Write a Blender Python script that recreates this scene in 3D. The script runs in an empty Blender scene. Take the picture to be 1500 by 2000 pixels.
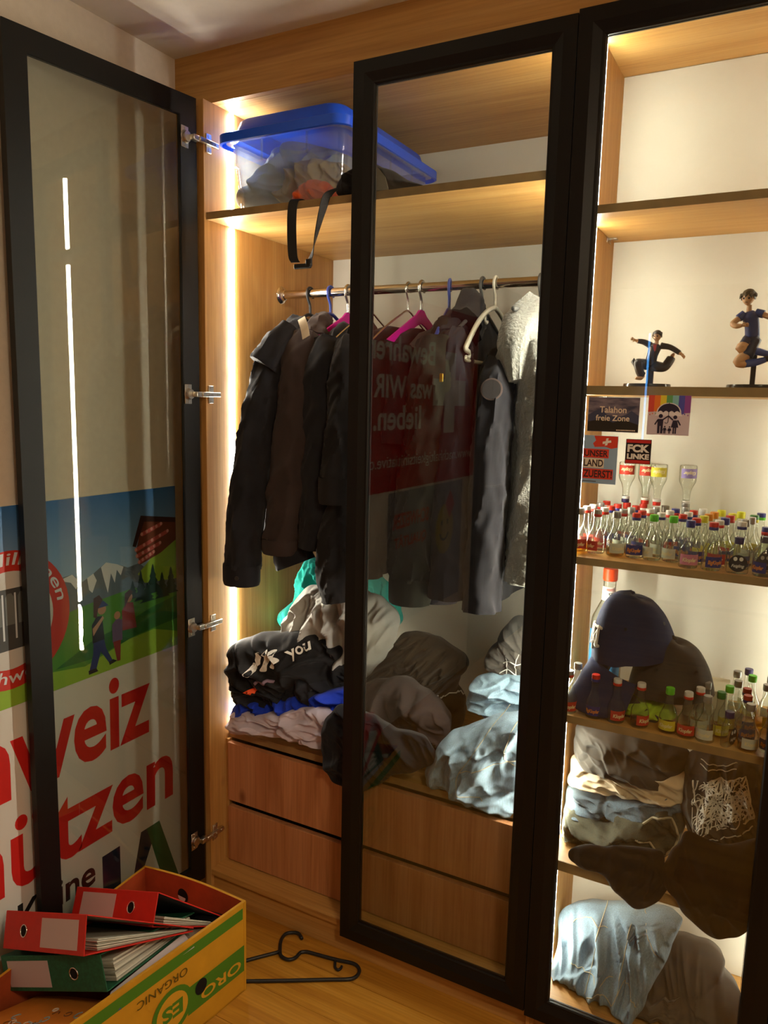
import bpy, bmesh, math, random
from mathutils import Vector, Matrix, noise

random.seed(7)
SC = bpy.context.scene
COL = SC.collection

# ------------------------------------------------------------------ camera
cam_data = bpy.data.cameras.new('camera')
cam_data.sensor_fit = 'HORIZONTAL'
cam_data.sensor_width = 36.0
cam_data.lens = 1484.39 / 1500.0 * 36.0
cam_data.clip_start = 0.02
cam = bpy.data.objects.new('camera', cam_data)
COL.objects.link(cam)
_R, _U, _F = Vector((0.879081, 0.476114, 0.023065)), Vector((-0.088995, 0.116397, 0.989208)), Vector((-0.468291, 0.871646, -0.144694))
M = Matrix.Identity(4)
for i in range(3):
    M[i][0], M[i][1], M[i][2] = _R[i], _U[i], -_F[i]
M.translation = Vector((1.4365, -1.6254, 1.5072))
cam.matrix_world = M
SC.camera = cam

# ------------------------------------------------------------------ world, exposure
SC.view_settings.view_transform = 'Standard'
SC.view_settings.look = 'None'
SC.view_settings.gamma = 1.0
SC.view_settings.use_curve_mapping = False
SC.view_settings.exposure = 0.0
w = bpy.data.worlds.new('world')
SC.world = w
w.use_nodes = True
w.node_tree.nodes['Background'].inputs[0].default_value = (1.0, 0.86, 0.68, 1)
w.node_tree.nodes['Background'].inputs[1].default_value = 0.02
SC.cycles.max_bounces = 8
SC.cycles.transparent_max_bounces = 28
SC.cycles.sample_clamp_indirect = 4.0
SC.cycles.use_denoising = True
SC.cycles.use_adaptive_sampling = True
SC.cycles.adaptive_threshold = 0.025

LED_WARM = (1.0, 0.955, 0.82)
LED_COOL = (1.0, 0.965, 0.83)
LED_POWER_LEFT = 225.0
LED_POWER_RIGHT = 135.0
LED_POWER_RIGHT_REAR = 42.0
ROOM_FILL_POWER = 110.0

# ------------------------------------------------------------------ helpers
MATS = {}
def newmat(name):
    m = bpy.data.materials.new(name)
    m.use_nodes = True
    nt = m.node_tree
    nt.nodes.clear()
    out = nt.nodes.new('ShaderNodeOutputMaterial')
    MATS[name] = m
    return m, nt, out
def N(nt, typ, **kw):
    n = nt.nodes.new(typ)
    for k, v in kw.items():
        if k in n.inputs.keys():
            n.inputs[k].default_value = v
        else:
            setattr(n, k, v)
    return n
def c4(c):
    return (c[0], c[1], c[2], 1.0)
def hexc(h):
    def f(v):
        v /= 255.0
        return v / 12.92 if v <= 0.04045 else ((v + 0.055) / 1.055) ** 2.4
    return tuple(f(int(h[i:i + 2], 16)) for i in (0, 2, 4))

def mat_plain(name, col, rough=0.6, metal=0.0, spec=0.4, vary=0.0, vscale=20.0, bump=0.0, bscale=200.0, sheen=0.0):
    if name in MATS:
        return MATS[name]
    m, nt, out = newmat(name)
    p = N(nt, 'ShaderNodeBsdfPrincipled')
    p.inputs['Roughness'].default_value = rough
    p.inputs['Metallic'].default_value = metal
    p.inputs['Specular IOR Level'].default_value = spec
    p.inputs['Base Color'].default_value = c4(col)
    if sheen:
        p.inputs['Sheen Weight'].default_value = sheen
    tc = N(nt, 'ShaderNodeTexCoord')
    if vary:
        n = N(nt, 'ShaderNodeTexNoise', Scale=vscale, Detail=4.0)
        nt.links.new(tc.outputs['Object'], n.inputs['Vector'])
        r = N(nt, 'ShaderNodeValToRGB')
        r.color_ramp.elements[0].position = 0.3
        r.color_ramp.elements[1].position = 0.7
        r.color_ramp.elements[0].color = c4([x * (1 - vary) for x in col])
        r.color_ramp.elements[1].color = c4([min(1, x * (1 + vary)) for x in col])
        nt.links.new(n.outputs['Fac'], r.inputs['Fac'])
        nt.links.new(r.outputs['Color'], p.inputs['Base Color'])
    if bump:
        n2 = N(nt, 'ShaderNodeTexNoise', Scale=bscale, Detail=3.0)
        nt.links.new(tc.outputs['Object'], n2.inputs['Vector'])
        b = N(nt, 'ShaderNodeBump', Strength=bump, Distance=0.002)
        nt.links.new(n2.outputs['Fac'], b.inputs['Height'])
        nt.links.new(b.outputs['Normal'], p.inputs['Normal'])
    nt.links.new(p.outputs[0], out.inputs[0])
    return m

def mat_wood(name, c1, c2, c3, axis='z', rough=0.45, scale=1.0):
    """oak veneer: long grain along axis, knots and cathedral waves"""
    m, nt, out = newmat(name)
    p = N(nt, 'ShaderNodeBsdfPrincipled', Roughness=rough)
    p.inputs['Specular IOR Level'].default_value = 0.35
    tc = N(nt, 'ShaderNodeTexCoord')
    oi = N(nt, 'ShaderNodeObjectInfo')
    addv = N(nt, 'ShaderNodeVectorMath', operation='ADD')
    mulv = N(nt, 'ShaderNodeVectorMath', operation='SCALE')
    mulv.inputs['Scale'].default_value = 37.0
    comb = N(nt, 'ShaderNodeCombineXYZ')
    for k in range(3):
        nt.links.new(oi.outputs['Random'], comb.inputs[k])
    nt.links.new(comb.outputs[0], mulv.inputs[0])
    nt.links.new(tc.outputs['Object'], addv.inputs[0])
    nt.links.new(mulv.outputs[0], addv.inputs[1])
    mp = N(nt, 'ShaderNodeMapping')
    s = {'x': (1.2, 16, 16), 'y': (16, 1.2, 16), 'z': (16, 16, 1.2)}[axis]
    mp.inputs['Scale'].default_value = [v * scale for v in s]
    nt.links.new(addv.outputs[0], mp.inputs['Vector'])
    n1 = N(nt, 'ShaderNodeTexNoise', Scale=1.0, Detail=6.0, Roughness=0.6, Distortion=0.8)
    nt.links.new(mp.outputs[0], n1.inputs['Vector'])
    mp2 = N(nt, 'ShaderNodeMapping')
    s2 = {'x': (4, 160, 160), 'y': (160, 4, 160), 'z': (160, 160, 4)}[axis]
    mp2.inputs['Scale'].default_value = [v * scale for v in s2]
    nt.links.new(addv.outputs[0], mp2.inputs['Vector'])
    n2 = N(nt, 'ShaderNodeTexNoise', Scale=1.0, Detail=3.0)
    nt.links.new(mp2.outputs[0], n2.inputs['Vector'])
    r = N(nt, 'ShaderNodeValToRGB')
    r.color_ramp.elements[0].position = 0.28
    r.color_ramp.elements[0].color = c4(c1)
    r.color_ramp.elements[1].position = 0.72
    r.color_ramp.elements[1].color = c4(c3)
    e = r.color_ramp.elements.new(0.5)
    e.color = c4(c2)
    nt.links.new(n1.outputs['Fac'], r.inputs['Fac'])
    mx = N(nt, 'ShaderNodeMixRGB', blend_type='MULTIPLY')
    mx.inputs['Fac'].default_value = 0.35
    r2 = N(nt, 'ShaderNodeValToRGB')
    r2.color_ramp.elements[0].position = 0.35
    r2.color_ramp.elements[0].color = (0.55, 0.5, 0.45, 1)
    r2.color_ramp.elements[1].position = 0.6
    r2.color_ramp.elements[1].color = (1, 1, 1, 1)
    nt.links.new(n2.outputs['Fac'], r2.inputs['Fac'])
    nt.links.new(r.outputs['Color'], mx.inputs[1])
    nt.links.new(r2.outputs['Color'], mx.inputs[2])
    # small dark knots
    vo = N(nt, 'ShaderNodeTexVoronoi', Scale=3.2 * scale)
    mp3 = N(nt, 'ShaderNodeMapping')
    s3 = {'x': (0.6, 1, 1), 'y': (1, 0.6, 1), 'z': (1, 1, 0.6)}[axis]
    mp3.inputs['Scale'].default_value = s3
    nt.links.new(addv.outputs[0], mp3.inputs['Vector'])
    nt.links.new(mp3.outputs[0], vo.inputs['Vector'])
    r3 = N(nt, 'ShaderNodeValToRGB')
    r3.color_ramp.elements[0].position = 0.02
    r3.color_ramp.elements[0].color = (0.35, 0.25, 0.2, 1)
    r3.color_ramp.elements[1].position = 0.06
    r3.color_ramp.elements[1].color = (1, 1, 1, 1)
    nt.links.new(vo.outputs['Distance'], r3.inputs['Fac'])
    mx2 = N(nt, 'ShaderNodeMixRGB', blend_type='MULTIPLY')
    mx2.inputs['Fac'].default_value = 0.8
    nt.links.new(mx.outputs[0], mx2.inputs[1])
    nt.links.new(r3.outputs['Color'], mx2.inputs[2])
    nt.links.new(mx2.outputs[0], p.inputs['Base Color'])
    nt.links.new(p.outputs[0], out.inputs[0])
    return m

def mat_glass(name, tint, ior=1.5, rough=0.0, haze=0.0, haze_col=(0.8, 0.8, 0.8), edge=None, power=5.0):
    """thin clear or smoked sheet: light passes straight through, Fresnel reflection on top"""
    m, nt, out = newmat(name)
    tr = N(nt, 'ShaderNodeBsdfTransparent', Color=c4(tint))
    gl = N(nt, 'ShaderNodeBsdfGlossy', Roughness=rough)
    gl.inputs['Color'].default_value = (1, 1, 1, 1)
    mx = N(nt, 'ShaderNodeMixShader')
    lw = N(nt, 'ShaderNodeLayerWeight', Blend=0.5)
    # Schlick: f0 + (1-f0) * facing^5
    f0 = ((ior - 1) / (ior + 1)) ** 2
    pw = N(nt, 'ShaderNodeMath', operation='POWER')
    pw.inputs[1].default_value = power
    nt.links.new(lw.outputs['Facing'], pw.inputs[0])
    ma = N(nt, 'ShaderNodeMath', operation='MULTIPLY_ADD')
    ma.inputs[1].default_value = 1 - f0
    ma.inputs[2].default_value = f0
    nt.links.new(pw.outputs[0], ma.inputs[0])
    nt.links.new(ma.outputs[0], mx.inputs[0])
    if edge:                                   # thick glass looks darker where seen edge-on
        rr = N(nt, 'ShaderNodeValToRGB')
        rr.color_ramp.elements[0].position = 0.45
        rr.color_ramp.elements[0].color = c4(tint)
        rr.color_ramp.elements[1].position = 0.95
        rr.color_ramp.elements[1].color = c4(edge)
        nt.links.new(lw.outputs['Facing'], rr.inputs['Fac'])
        nt.links.new(rr.outputs['Color'], tr.inputs['Color'])
    base = tr
    if haze:
        df = N(nt, 'ShaderNodeBsdfDiffuse', Color=c4(haze_col))
        tl = N(nt, 'ShaderNodeBsdfTranslucent', Color=c4(haze_col))
        ad = N(nt, 'ShaderNodeMixShader')
        ad.inputs[0].default_value = 0.5
        nt.links.new(df.outputs[0], ad.inputs[1])
        nt.links.new(tl.outputs[0], ad.inputs[2])
        mh = N(nt, 'ShaderNodeMixShader')
        mh.inputs[0].default_value = haze
        nt.links.new(tr.outputs[0], mh.inputs[1])
        nt.links.new(ad.outputs[0], mh.inputs[2])
        base = mh
    nt.links.new(base.outputs[0], mx.inputs[1])
    nt.links.new(gl.outputs[0], mx.inputs[2])
    nt.links.new(mx.outputs[0], out.inputs[0])
    return m

def mat_emit(name, col, strength):
    m, nt, out = newmat(name)
    e = N(nt, 'ShaderNodeEmission', Strength=strength)
    e.inputs['Color'].default_value = c4(col)
    nt.links.new(e.outputs[0], out.inputs[0])
    return m

def mat_fabric(name, col, weave=900.0, vary=0.18, vscale=14.0, rough=0.92, sheen=0.10, streak=False, fleece=False):
    if name in MATS:
        return MATS[name]
    m, nt, out = newmat(name)
    p = N(nt, 'ShaderNodeBsdfPrincipled', Roughness=rough)
    p.inputs['Specular IOR Level'].default_value = 0.15
    p.inputs['Sheen Weight'].default_value = sheen
    tc = N(nt, 'ShaderNodeTexCoord')
    n = N(nt, 'ShaderNodeTexNoise', Scale=vscale, Detail=5.0)
    nt.links.new(tc.outputs['Object'], n.inputs['Vector'])
    r = N(nt, 'ShaderNodeValToRGB')
    r.color_ramp.elements[0].position = 0.32
    r.color_ramp.elements[1].position = 0.68
    r.color_ramp.elements[0].color = c4([x * (1 - vary) for x in col])
    r.color_ramp.elements[1].color = c4([min(1, x * (1 + vary)) for x in col])
    nt.links.new(n.outputs['Fac'], r.inputs['Fac'])
    src = r
    if streak:
        mp = N(nt, 'ShaderNodeMapping')
        mp.inputs['Scale'].default_value = (420, 420, 60)
        nt.links.new(tc.outputs['Object'], mp.inputs['Vector'])
        n3 = N(nt, 'ShaderNodeTexNoise', Scale=1.0, Detail=2.0)
        nt.links.new(mp.outputs[0], n3.inputs['Vector'])
        mx = N(nt, 'ShaderNodeMixRGB', blend_type='OVERLAY')
        mx.inputs['Fac'].default_value = 0.5
        nt.links.new(r.outputs['Color'], mx.inputs[1])
        nt.links.new(n3.outputs['Fac'], mx.inputs[2])
        src = mx
    nt.links.new(src.outputs[0], p.inputs['Base Color'])
    n2 = N(nt, 'ShaderNodeTexNoise', Scale=120.0 if fleece else weave, Detail=4.0)
    nt.links.new(tc.outputs['Object'], n2.inputs['Vector'])
    b = N(nt, 'ShaderNodeBump', Strength=0.9 if fleece else 0.25, Distance=0.006 if fleece else 0.001)
    nt.links.new(n2.outputs['Fac'], b.inputs['Height'])
    nt.links.new(b.outputs['Normal'], p.inputs['Normal'])
    nt.links.new(p.outputs[0], out.inputs[0])
    return m

class MB:
    """collects shapes for ONE mesh object"""
    def __init__(s):
        s.v, s.f = [], []
    def add(s, v, f):
        o = len(s.v)
        s.v += [tuple(q) for q in v]
        s.f += [tuple(i + o for i in t) for t in f]
        return s
    def box(s, x0, x1, y0, y1, z0, z1):
        v = [(x0, y0, z0), (x1, y0, z0), (x1, y1, z0), (x0, y1, z0), (x0, y0, z1), (x1, y0, z1), (x1, y1, z1), (x0, y1, z1)]
        return s.add(v, [(0, 3, 2, 1), (4, 5, 6, 7), (0, 1, 5, 4), (1, 2, 6, 5), (2, 3, 7, 6), (3, 0, 4, 7)])
    def bbox(s, x0, x1, y0, y1, z0, z1, r=0.004, n=2):
        """rounded box"""
        bm = bmesh.new()
        bmesh.ops.create_cube(bm, size=1.0)
        for q in bm.verts:
            q.co = Vector(((x0 + x1) / 2 + q.co.x * (x1 - x0), (y0 + y1) / 2 + q.co.y * (y1 - y0), (z0 + z1) / 2 + q.co.z * (z1 - z0)))
        bmesh.ops.bevel(bm, geom=list(bm.edges), offset=r, segments=n, affect='EDGES', profile=0.5)
        bm.verts.index_update()
        s.add([q.co[:] for q in bm.verts], [[q.index for q in f.verts] for f in bm.faces])
        bm.free()
        return s
    def tube(s, path, r, n=10, closed=False, cap=True):
        P = [Vector(p) for p in path]
        L = len(P)
        rr = r if isinstance(r, (list, tuple)) else [r] * L
        t0 = (P[1] - P[0]).normalized()
        ref = Vector((0, 0, 1)) if abs(t0.z) < 0.9 else Vector((1, 0, 0))
        a = t0.cross(ref).normalized()
        rings = []
        for i in range(L):
            if closed:
                t = (P[(i + 1) % L] - P[i - 1]).normalized()
            else:
                t = (P[min(i + 1, L - 1)] - P[max(i - 1, 0)]).normalized()
            a = (a - t * a.dot(t))
            a = a.normalized() if a.length > 1e-6 else t.orthogonal().normalized()
            b = t.cross(a)
            rings.append([P[i] + (a * math.cos(2 * math.pi * k / n) + b * math.sin(2 * math.pi * k / n)) * rr[i] for k in range(n)])
        v = [q for ring in rings for q in ring]
        f = []
        for i in range(L if closed else L - 1):
            j = (i + 1) % L
            for k in range(n):
                f.append((i * n + k, i * n + (k + 1) % n, j * n + (k + 1) % n, j * n + k))
        if cap and not closed:
            f.append(tuple(range(n))[::-1])
            f.append(tuple((L - 1) * n + k for k in range(n)))
        return s.add(v, f)
    def lathe(s, prof, n=20, c=(0, 0, 0), cap=True):
        v, f = [], []
        for (r, z) in prof:
            for k in range(n):
                a = 2 * math.pi * k / n
                v.append((c[0] + r * math.cos(a), c[1] + r * math.sin(a), c[2] + z))
        for i in range(len(prof) - 1):
            for k in range(n):
                f.append((i * n + k, i * n + (k + 1) % n, (i + 1) * n + (k + 1) % n, (i + 1) * n + k))
        if cap:
            f.append(tuple(range(n))[::-1])
            f.append(tuple((len(prof) - 1) * n + k for k in range(n)))
        return s.add(v, f)
    def poly(s, pts, o, u, vv, th=0.0):
        """flat polygon pts (a,b) placed at o + a*u + b*vv, optional thickness along u x vv"""
        o, u, vv = Vector(o), Vector(u), Vector(vv)
        nrm = u.cross(vv).normalized()
        A = [o + u * a + vv * b for a, b in pts]
        k = len(A)
        if not th:
            return s.add(A, [tuple(range(k))])
        Bk = [q - nrm * th for q in A]
        return s.add(A + Bk, [tuple(range(k)), tuple(range(2 * k - 1, k - 1, -1))] + [(i, i + k, (i + 1) % k + k, (i + 1) % k) for i in range(k)])
    def ribbon(s, path, width, side, th=0.0015):
        """flat band along path, width along the side vectors"""
        P = [Vector(p) for p in path]
        sd = side if isinstance(side, list) else [side] * len(P)
        v = []
        for i, p in enumerate(P):
            t = (P[min(i + 1, len(P) - 1)] - P[max(i - 1, 0)]).normalized()
            w_ = Vector(sd[i]).normalized() * width / 2
            n_ = t.cross(w_).normalized() * th / 2
            v += [p - w_ - n_, p + w_ - n_, p + w_ + n_, p - w_ + n_]
        f = []
        for i in range(len(P) - 1):
            for k in range(4):
                f.append((i * 4 + k, i * 4 + (k + 1) % 4, i * 4 + 4 + (k + 1) % 4, i * 4 + 4 + k))
        f += [(3, 2, 1, 0), tuple(len(v) - 4 + k for k in range(4))]
        return s.add(v, f)
    def mesh(s, name):
        me = bpy.data.meshes.new(name)
        me.from_pydata(s.v, [], s.f)
        me.update()
        bm = bmesh.new()
        bm.from_mesh(me)
        bmesh.ops.recalc_face_normals(bm, faces=bm.faces)
        bm.to_mesh(me)
        bm.free()
        return me
    def build(s, name, mat, parent=None, smooth=False, loc=None):
        me = s.mesh(name)
        me.materials.append(mat)
        if smooth:
            for p in me.polygons:
                p.use_smooth = True
            if smooth == 'auto':
                me.set_sharp_from_angle(angle=math.radians(40))
        o = bpy.data.objects.new(name, me)
        COL.objects.link(o)
        if parent:
            o.parent = parent
        if loc:
            o.location = loc
        return o

def empty(name, loc=(0, 0, 0)):
    """thing root; parts are given in world coordinates minus loc"""
    o = bpy.data.objects.new(name, None)
    o.empty_display_size = 0.05
    COL.objects.link(o)
    o.location = loc
    return o
def tag(o, label=None, cat=None, group=None, kind=None):
    if label: o['label'] = label
    if cat: o['category'] = cat
    if group: o['group'] = group
    if kind: o['kind'] = kind
    return o
def setmw(o, mat):
    o.matrix_world = mat
    return o
def smooth_path(pts, n=8, closed=False):
    P = [Vector(p) for p in pts]
    out = []
    L = len(P)
    for i in range(L if closed else L - 1):
        if closed:
            a, b, c, d = P[i - 1], P[i], P[(i + 1) % L], P[(i + 2) % L]
        else:
            a, b, c, d = P[max(i - 1, 0)], P[i], P[i + 1], P[min(i + 2, L - 1)]
        for k in range(n):
            t = k / n
            out.append(0.5 * ((2 * b) + (c - a) * t + (2 * a - 5 * b + 4 * c - d) * t * t + (3 * b - a - 3 * c + d) * t ** 3))
    if not closed:
        out.append(P[-1])
    return out

# lettering -------------------------------------------------------
def text_geo(s, bold=0.0, shear=0.0, spacing=1.0):
    cu = bpy.data.curves.new('lettering', 'FONT')
    cu.body = s
    cu.size = 1.0
    cu.offset = bold
    cu.shear = shear
    cu.space_character = spacing
    cu.resolution_u = 4
    cu.fill_mode = 'FRONT'
    ob = bpy.data.objects.new('lettering', cu)
    me = bpy.data.meshes.new_from_object(ob)
    v = [(q.co.x, q.co.y) for q in me.vertices]
    f = [tuple(p.vertices) for p in me.polygons]
    bpy.data.objects.remove(ob)
    bpy.data.curves.remove(cu)
    bpy.data.meshes.remove(me)
    return v, f
def fit_text(s, x0, x1, y0, y1, bold=0.02, shear=0.0, spacing=1.0, ref=None):
    """lettering scaled into a box (x0..x1, y0..y1); ref = string whose height fills the box"""
    v, f = text_geo(s, bold, shear, spacing)
    rv = text_geo(ref, bold, shear, spacing)[0] if ref else v
    ax, bx = min(q[0] for q in v), max(q[0] for q in v)
    ay, by = min(q[1] for q in rv), max(q[1] for q in rv)
    return [((q[0] - ax) / (bx - ax) * (x1 - x0) + x0, (q[1] - ay) / (by - ay) * (y1 - y0) + y0) for q in v], f
def put2d(name, v2, f, mat, parent, o, u, vv, mapper=None):
    o, u, vv = Vector(o), Vector(u), Vector(vv)
    V = [mapper(a, b) if mapper else o + u * a + vv * b for a, b in v2]
    me = bpy.data.meshes.new(name)
    me.from_pydata([tuple(q) for q in V], [], f)
    me.update()
    me.materials.append(mat)
    ob = bpy.data.objects.new(name, me)
    COL.objects.link(ob)
    ob.parent = parent
    return ob

# cloth -----------------------------------------------------------
def ridge(n, k):
    return max(0.0, 1.0 - abs(n) * k)
def fold(x, z, seed, ang, fx, fz):
    u = x * math.cos(ang) + z * math.sin(ang)
    v = -x * math.sin(ang) + z * math.cos(ang)
    w1 = noise.noise((u * 5, v * 5, seed)) * 0.055
    w2 = noise.noise((u * 6 + 9, v * 6, seed + 4)) * 0.055
    u, v = u + w1, v + w2
    a = ridge(noise.noise((u * fx, v * fz, seed + 7.3)), 3.8) ** 1.3
    b = ridge(noise.noise((u * fx * 1.8 + v * 5, v * fz * 1.9, seed + 3.1)), 3.8) ** 1.3
    c = ridge(noise.noise((u * fx * 3.4, v * fz * 4.0 - u * 9, seed + 11.7)), 3.5)
    d = ridge(noise.noise((u * fx * 0.9, v * fz * 1.4, seed + 17.7)), 9.0)
    e = noise.noise((u * 6, v * 6, seed + 23.0))
    return a * 0.85 + b * 0.5 + c * 0.2 - d * 0.45 + e * 0.5 - 0.3
class Blob:
    """heap of rumpled cloth with a 3D outline; bulges to the front (-y) and back"""
    def __init__(s, outline, tf=0.06, tb=0.05, amp=0.02, seed=1.0, ang=0.6, fx=13.0, fz=4.5, rings=54, na=192, p=3.0, center=None, rough_edge=0.010):
        B = smooth_path(outline, max(3, na // len(outline)), closed=True)
        s.c = Vector(center) if center else sum(B, Vector()) / len(B)
        for i, q in enumerate(B):
            d = (q - s.c)
            e = noise.noise((q.x * 25, q.z * 25, seed)) * rough_edge
            B[i] = q + d.normalized() * e
        s.B, s.tf, s.tb, s.amp, s.seed, s.ang, s.fx, s.fz, s.p, s.rings = B, tf, tb, amp * 1.2, seed, ang, fx * 1.35, fz * 1.2, p, rings
        s.angs = [math.atan2(q.z - s.c.z, q.x - s.c.x) for q in B]
    def front(s, x, z, yb, t):
        m = max(0.0, 1 - t ** s.p)
        return yb - s.tf * m ** 0.5 - s.amp * fold(x, z, s.seed, s.ang, s.fx, s.fz) * (max(0.0, 1 - t ** 6)) ** 0.5
    def at(s, x, z, lift=0.002):
        a = math.atan2(z - s.c.z, x - s.c.x)
        best, bi = 9, 0
        for i, q in enumerate(s.angs):
            d = abs((a - q + math.pi) % (2 * math.pi) - math.pi)
            if d < best:
                best, bi = d, i
        b = s.B[bi]
        rb = math.hypot(b.x - s.c.x, b.z - s.c.z)
        t = min(1.0, math.hypot(x - s.c.x, z - s.c.z) / max(rb, 1e-6))
        yb = s.c.y + (b.y - s.c.y) * t
        return Vector((x, s.front(x, z, yb, t) - lift, z))
    def build(s, name, mat, parent=None):
        n, R = len(s.B), s.rings
        v, f = [], []
        ts = [math.sin(0.5 * math.pi * (i / R)) ** 0.9 for i in range(1, R + 1)]
        c0 = s.front(s.c.x, s.c.z, s.c.y, 0)
        v.append((s.c.x, c0, s.c.z))
        for t in ts:
            for b in s.B:
                q = s.c + (b - s.c) * t
                v.append((q.x, s.front(q.x, q.z, q.y, t), q.z))
        for k in range(n):
            f.append((0, 1 + k, 1 + (k + 1) % n))
        for i in range(R - 1):
            for k in range(n):
                a, b2 = 1 + i * n, 1 + (i + 1) * n
                f.append((a + k, b2 + k, b2 + (k + 1) % n, a + (k + 1) % n))
        base = len(v)
        R2 = 8
        t2 = [i / R2 for i in range(R2 - 1, 0, -1)]
        last = 1 + (R - 1) * n
        for t in t2:
            for b in s.B:
                q = s.c + (b - s.c) * t
                v.append((q.x, q.y + s.tb * (1 - t ** 3) ** 0.5, q.z))
        for i in range(len(t2)):
            a = last if i == 0 else base + (i - 1) * n
            b2 = base + i * n
            for k in range(n):
                f.append((a + k, b2 + k, b2 + (k + 1) % n, a + (k + 1) % n))
        ci = len(v)
        v.append((s.c.x, s.c.y + s.tb, s.c.z))
        lb = base + (len(t2) - 1) * n
        for k in range(n):
            f.append((lb + k, ci, lb + (k + 1) % n))
        mb = MB()
        mb.add(v, f)
        return mb.build(name, mat, parent, smooth=True)
    def seam(s, mb, pts, r=0.0016):
        path = smooth_path([(x, 0, z) for x, z in pts], 10)
        mb.tube([s.at(q.x, q.z, 0.0005) for q in path], r, 5)

def cloth_tube(name, path, mat, parent, seed=1.0, wr=0.10, n=44, m=72, ref=(1, 0, 0), wf=8.0, cuff=None):
    """sleeve / trouser leg: path of (x,y,z, ra, rb); ra along ref, rb across; rumpled"""
    pts = smooth_path([p[:3] for p in path], max(2, m // (len(path) - 1)))
    L = len(pts)
    def lerp(t, k):
        q = t * (len(path) - 1)
        i = min(int(q), len(path) - 2)
        return path[i][k] + (path[i + 1][k] - path[i][k]) * (q - i)
    mb = MB()
    v, f = [], []
    ref = Vector(ref)
    acc = 0.0
    for i, p in enumerate(pts):
        t = i / (L - 1)
        d = (pts[min(i + 1, L - 1)] - pts[max(i - 1, 0)]).normalized()
        a = (ref - d * ref.dot(d)).normalized()
        b = d.cross(a)
        if i:
            acc += (p - pts[i - 1]).length
        ra, rb = lerp(t, 3), lerp(t, 4)
        for k in range(n):
            th = 2 * math.pi * k / n
            cx_, sy_ = math.cos(th), math.sin(th)
            dg = acc * wf + 0.9 * sy_ + 0.5 * cx_                      # creases run slantwise round the sleeve
            q = 1 + wr * (1.5 * ridge(noise.noise((cx_ * 0.9 + seed, dg, sy_ * 0.8)), 3.4) - 0.5
                          + 0.9 * ridge(noise.noise((cx_ * 1.2 - seed, dg * 2.1, sy_ * 1.1 + 4)), 3.6) - 0.3
                          + 0.9 * noise.noise((cx_ * 1.6 + seed, acc * 2.0, sy_ * 1.6)))
            v.append(p + a * (ra * q * math.cos(th)) + b * (rb * q * math.sin(th)))
    for i in range(L - 1):
        for k in range(n):
            f.append((i * n + k, i * n + (k + 1) % n, (i + 1) * n + (k + 1) % n, (i + 1) * n + k))
    f.append(tuple(range(n))[::-1])
    f.append(tuple((L - 1) * n + k for k in range(n)))
    mb.add(v, f)
    return mb.build(name, mat, parent, smooth='auto')

def cloth_body(name, x, yc, levels, mat, parent, seed=1.0, amp=0.012, n=56, sub=5, kf=3.0):
    """hanging garment body: levels (z, half width in y, half thickness in x, dx, dy)"""
    LV = []
    for i in range(len(levels) - 1):
        for k in range(sub):
            t = k / sub
            LV.append([a + (b - a) * t for a, b in zip(levels[i], levels[i + 1])])
    LV.append(list(levels[-1]))
    v, f = [], []
    z0 = levels[0][0]
    for (z, hy, hx, dx, dy) in LV:
        g = min(1.0, (z0 - z) / 0.25)
        for k in range(n):
            th = 2 * math.pi * k / n
            cx, sy = math.cos(th), math.sin(th)
            ex = math.copysign(abs(cx) ** 0.7, cx)
            ey = math.copysign(abs(sy) ** 0.8, sy)
            fo = (1 - 2 * abs(noise.noise((sy * kf + seed, z * 1.6, seed + cx)))) * amp * g + noise.noise((sy * 5, z * 9, seed + cx * 2)) * amp * 0.5
            v.append((x + dx + (hx + fo) * ex, yc + dy + (hy + fo * 0.5) * ey, z + noise.noise((sy * 2, cx, seed)) * 0.004))
    R = len(LV)
    for i in range(R - 1):
        for k in range(n):
            f.append((i * n + k, i * n + (k + 1) % n, (i + 1) * n + (k + 1) % n, (i + 1) * n + k))
    f.append(tuple(range(n))[::-1])
    f.append(tuple((R - 1) * n + k for k in range(n)))
    mb = MB()
    mb.add(v, f)
    return mb.build(name, mat, parent, smooth='auto')

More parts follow.
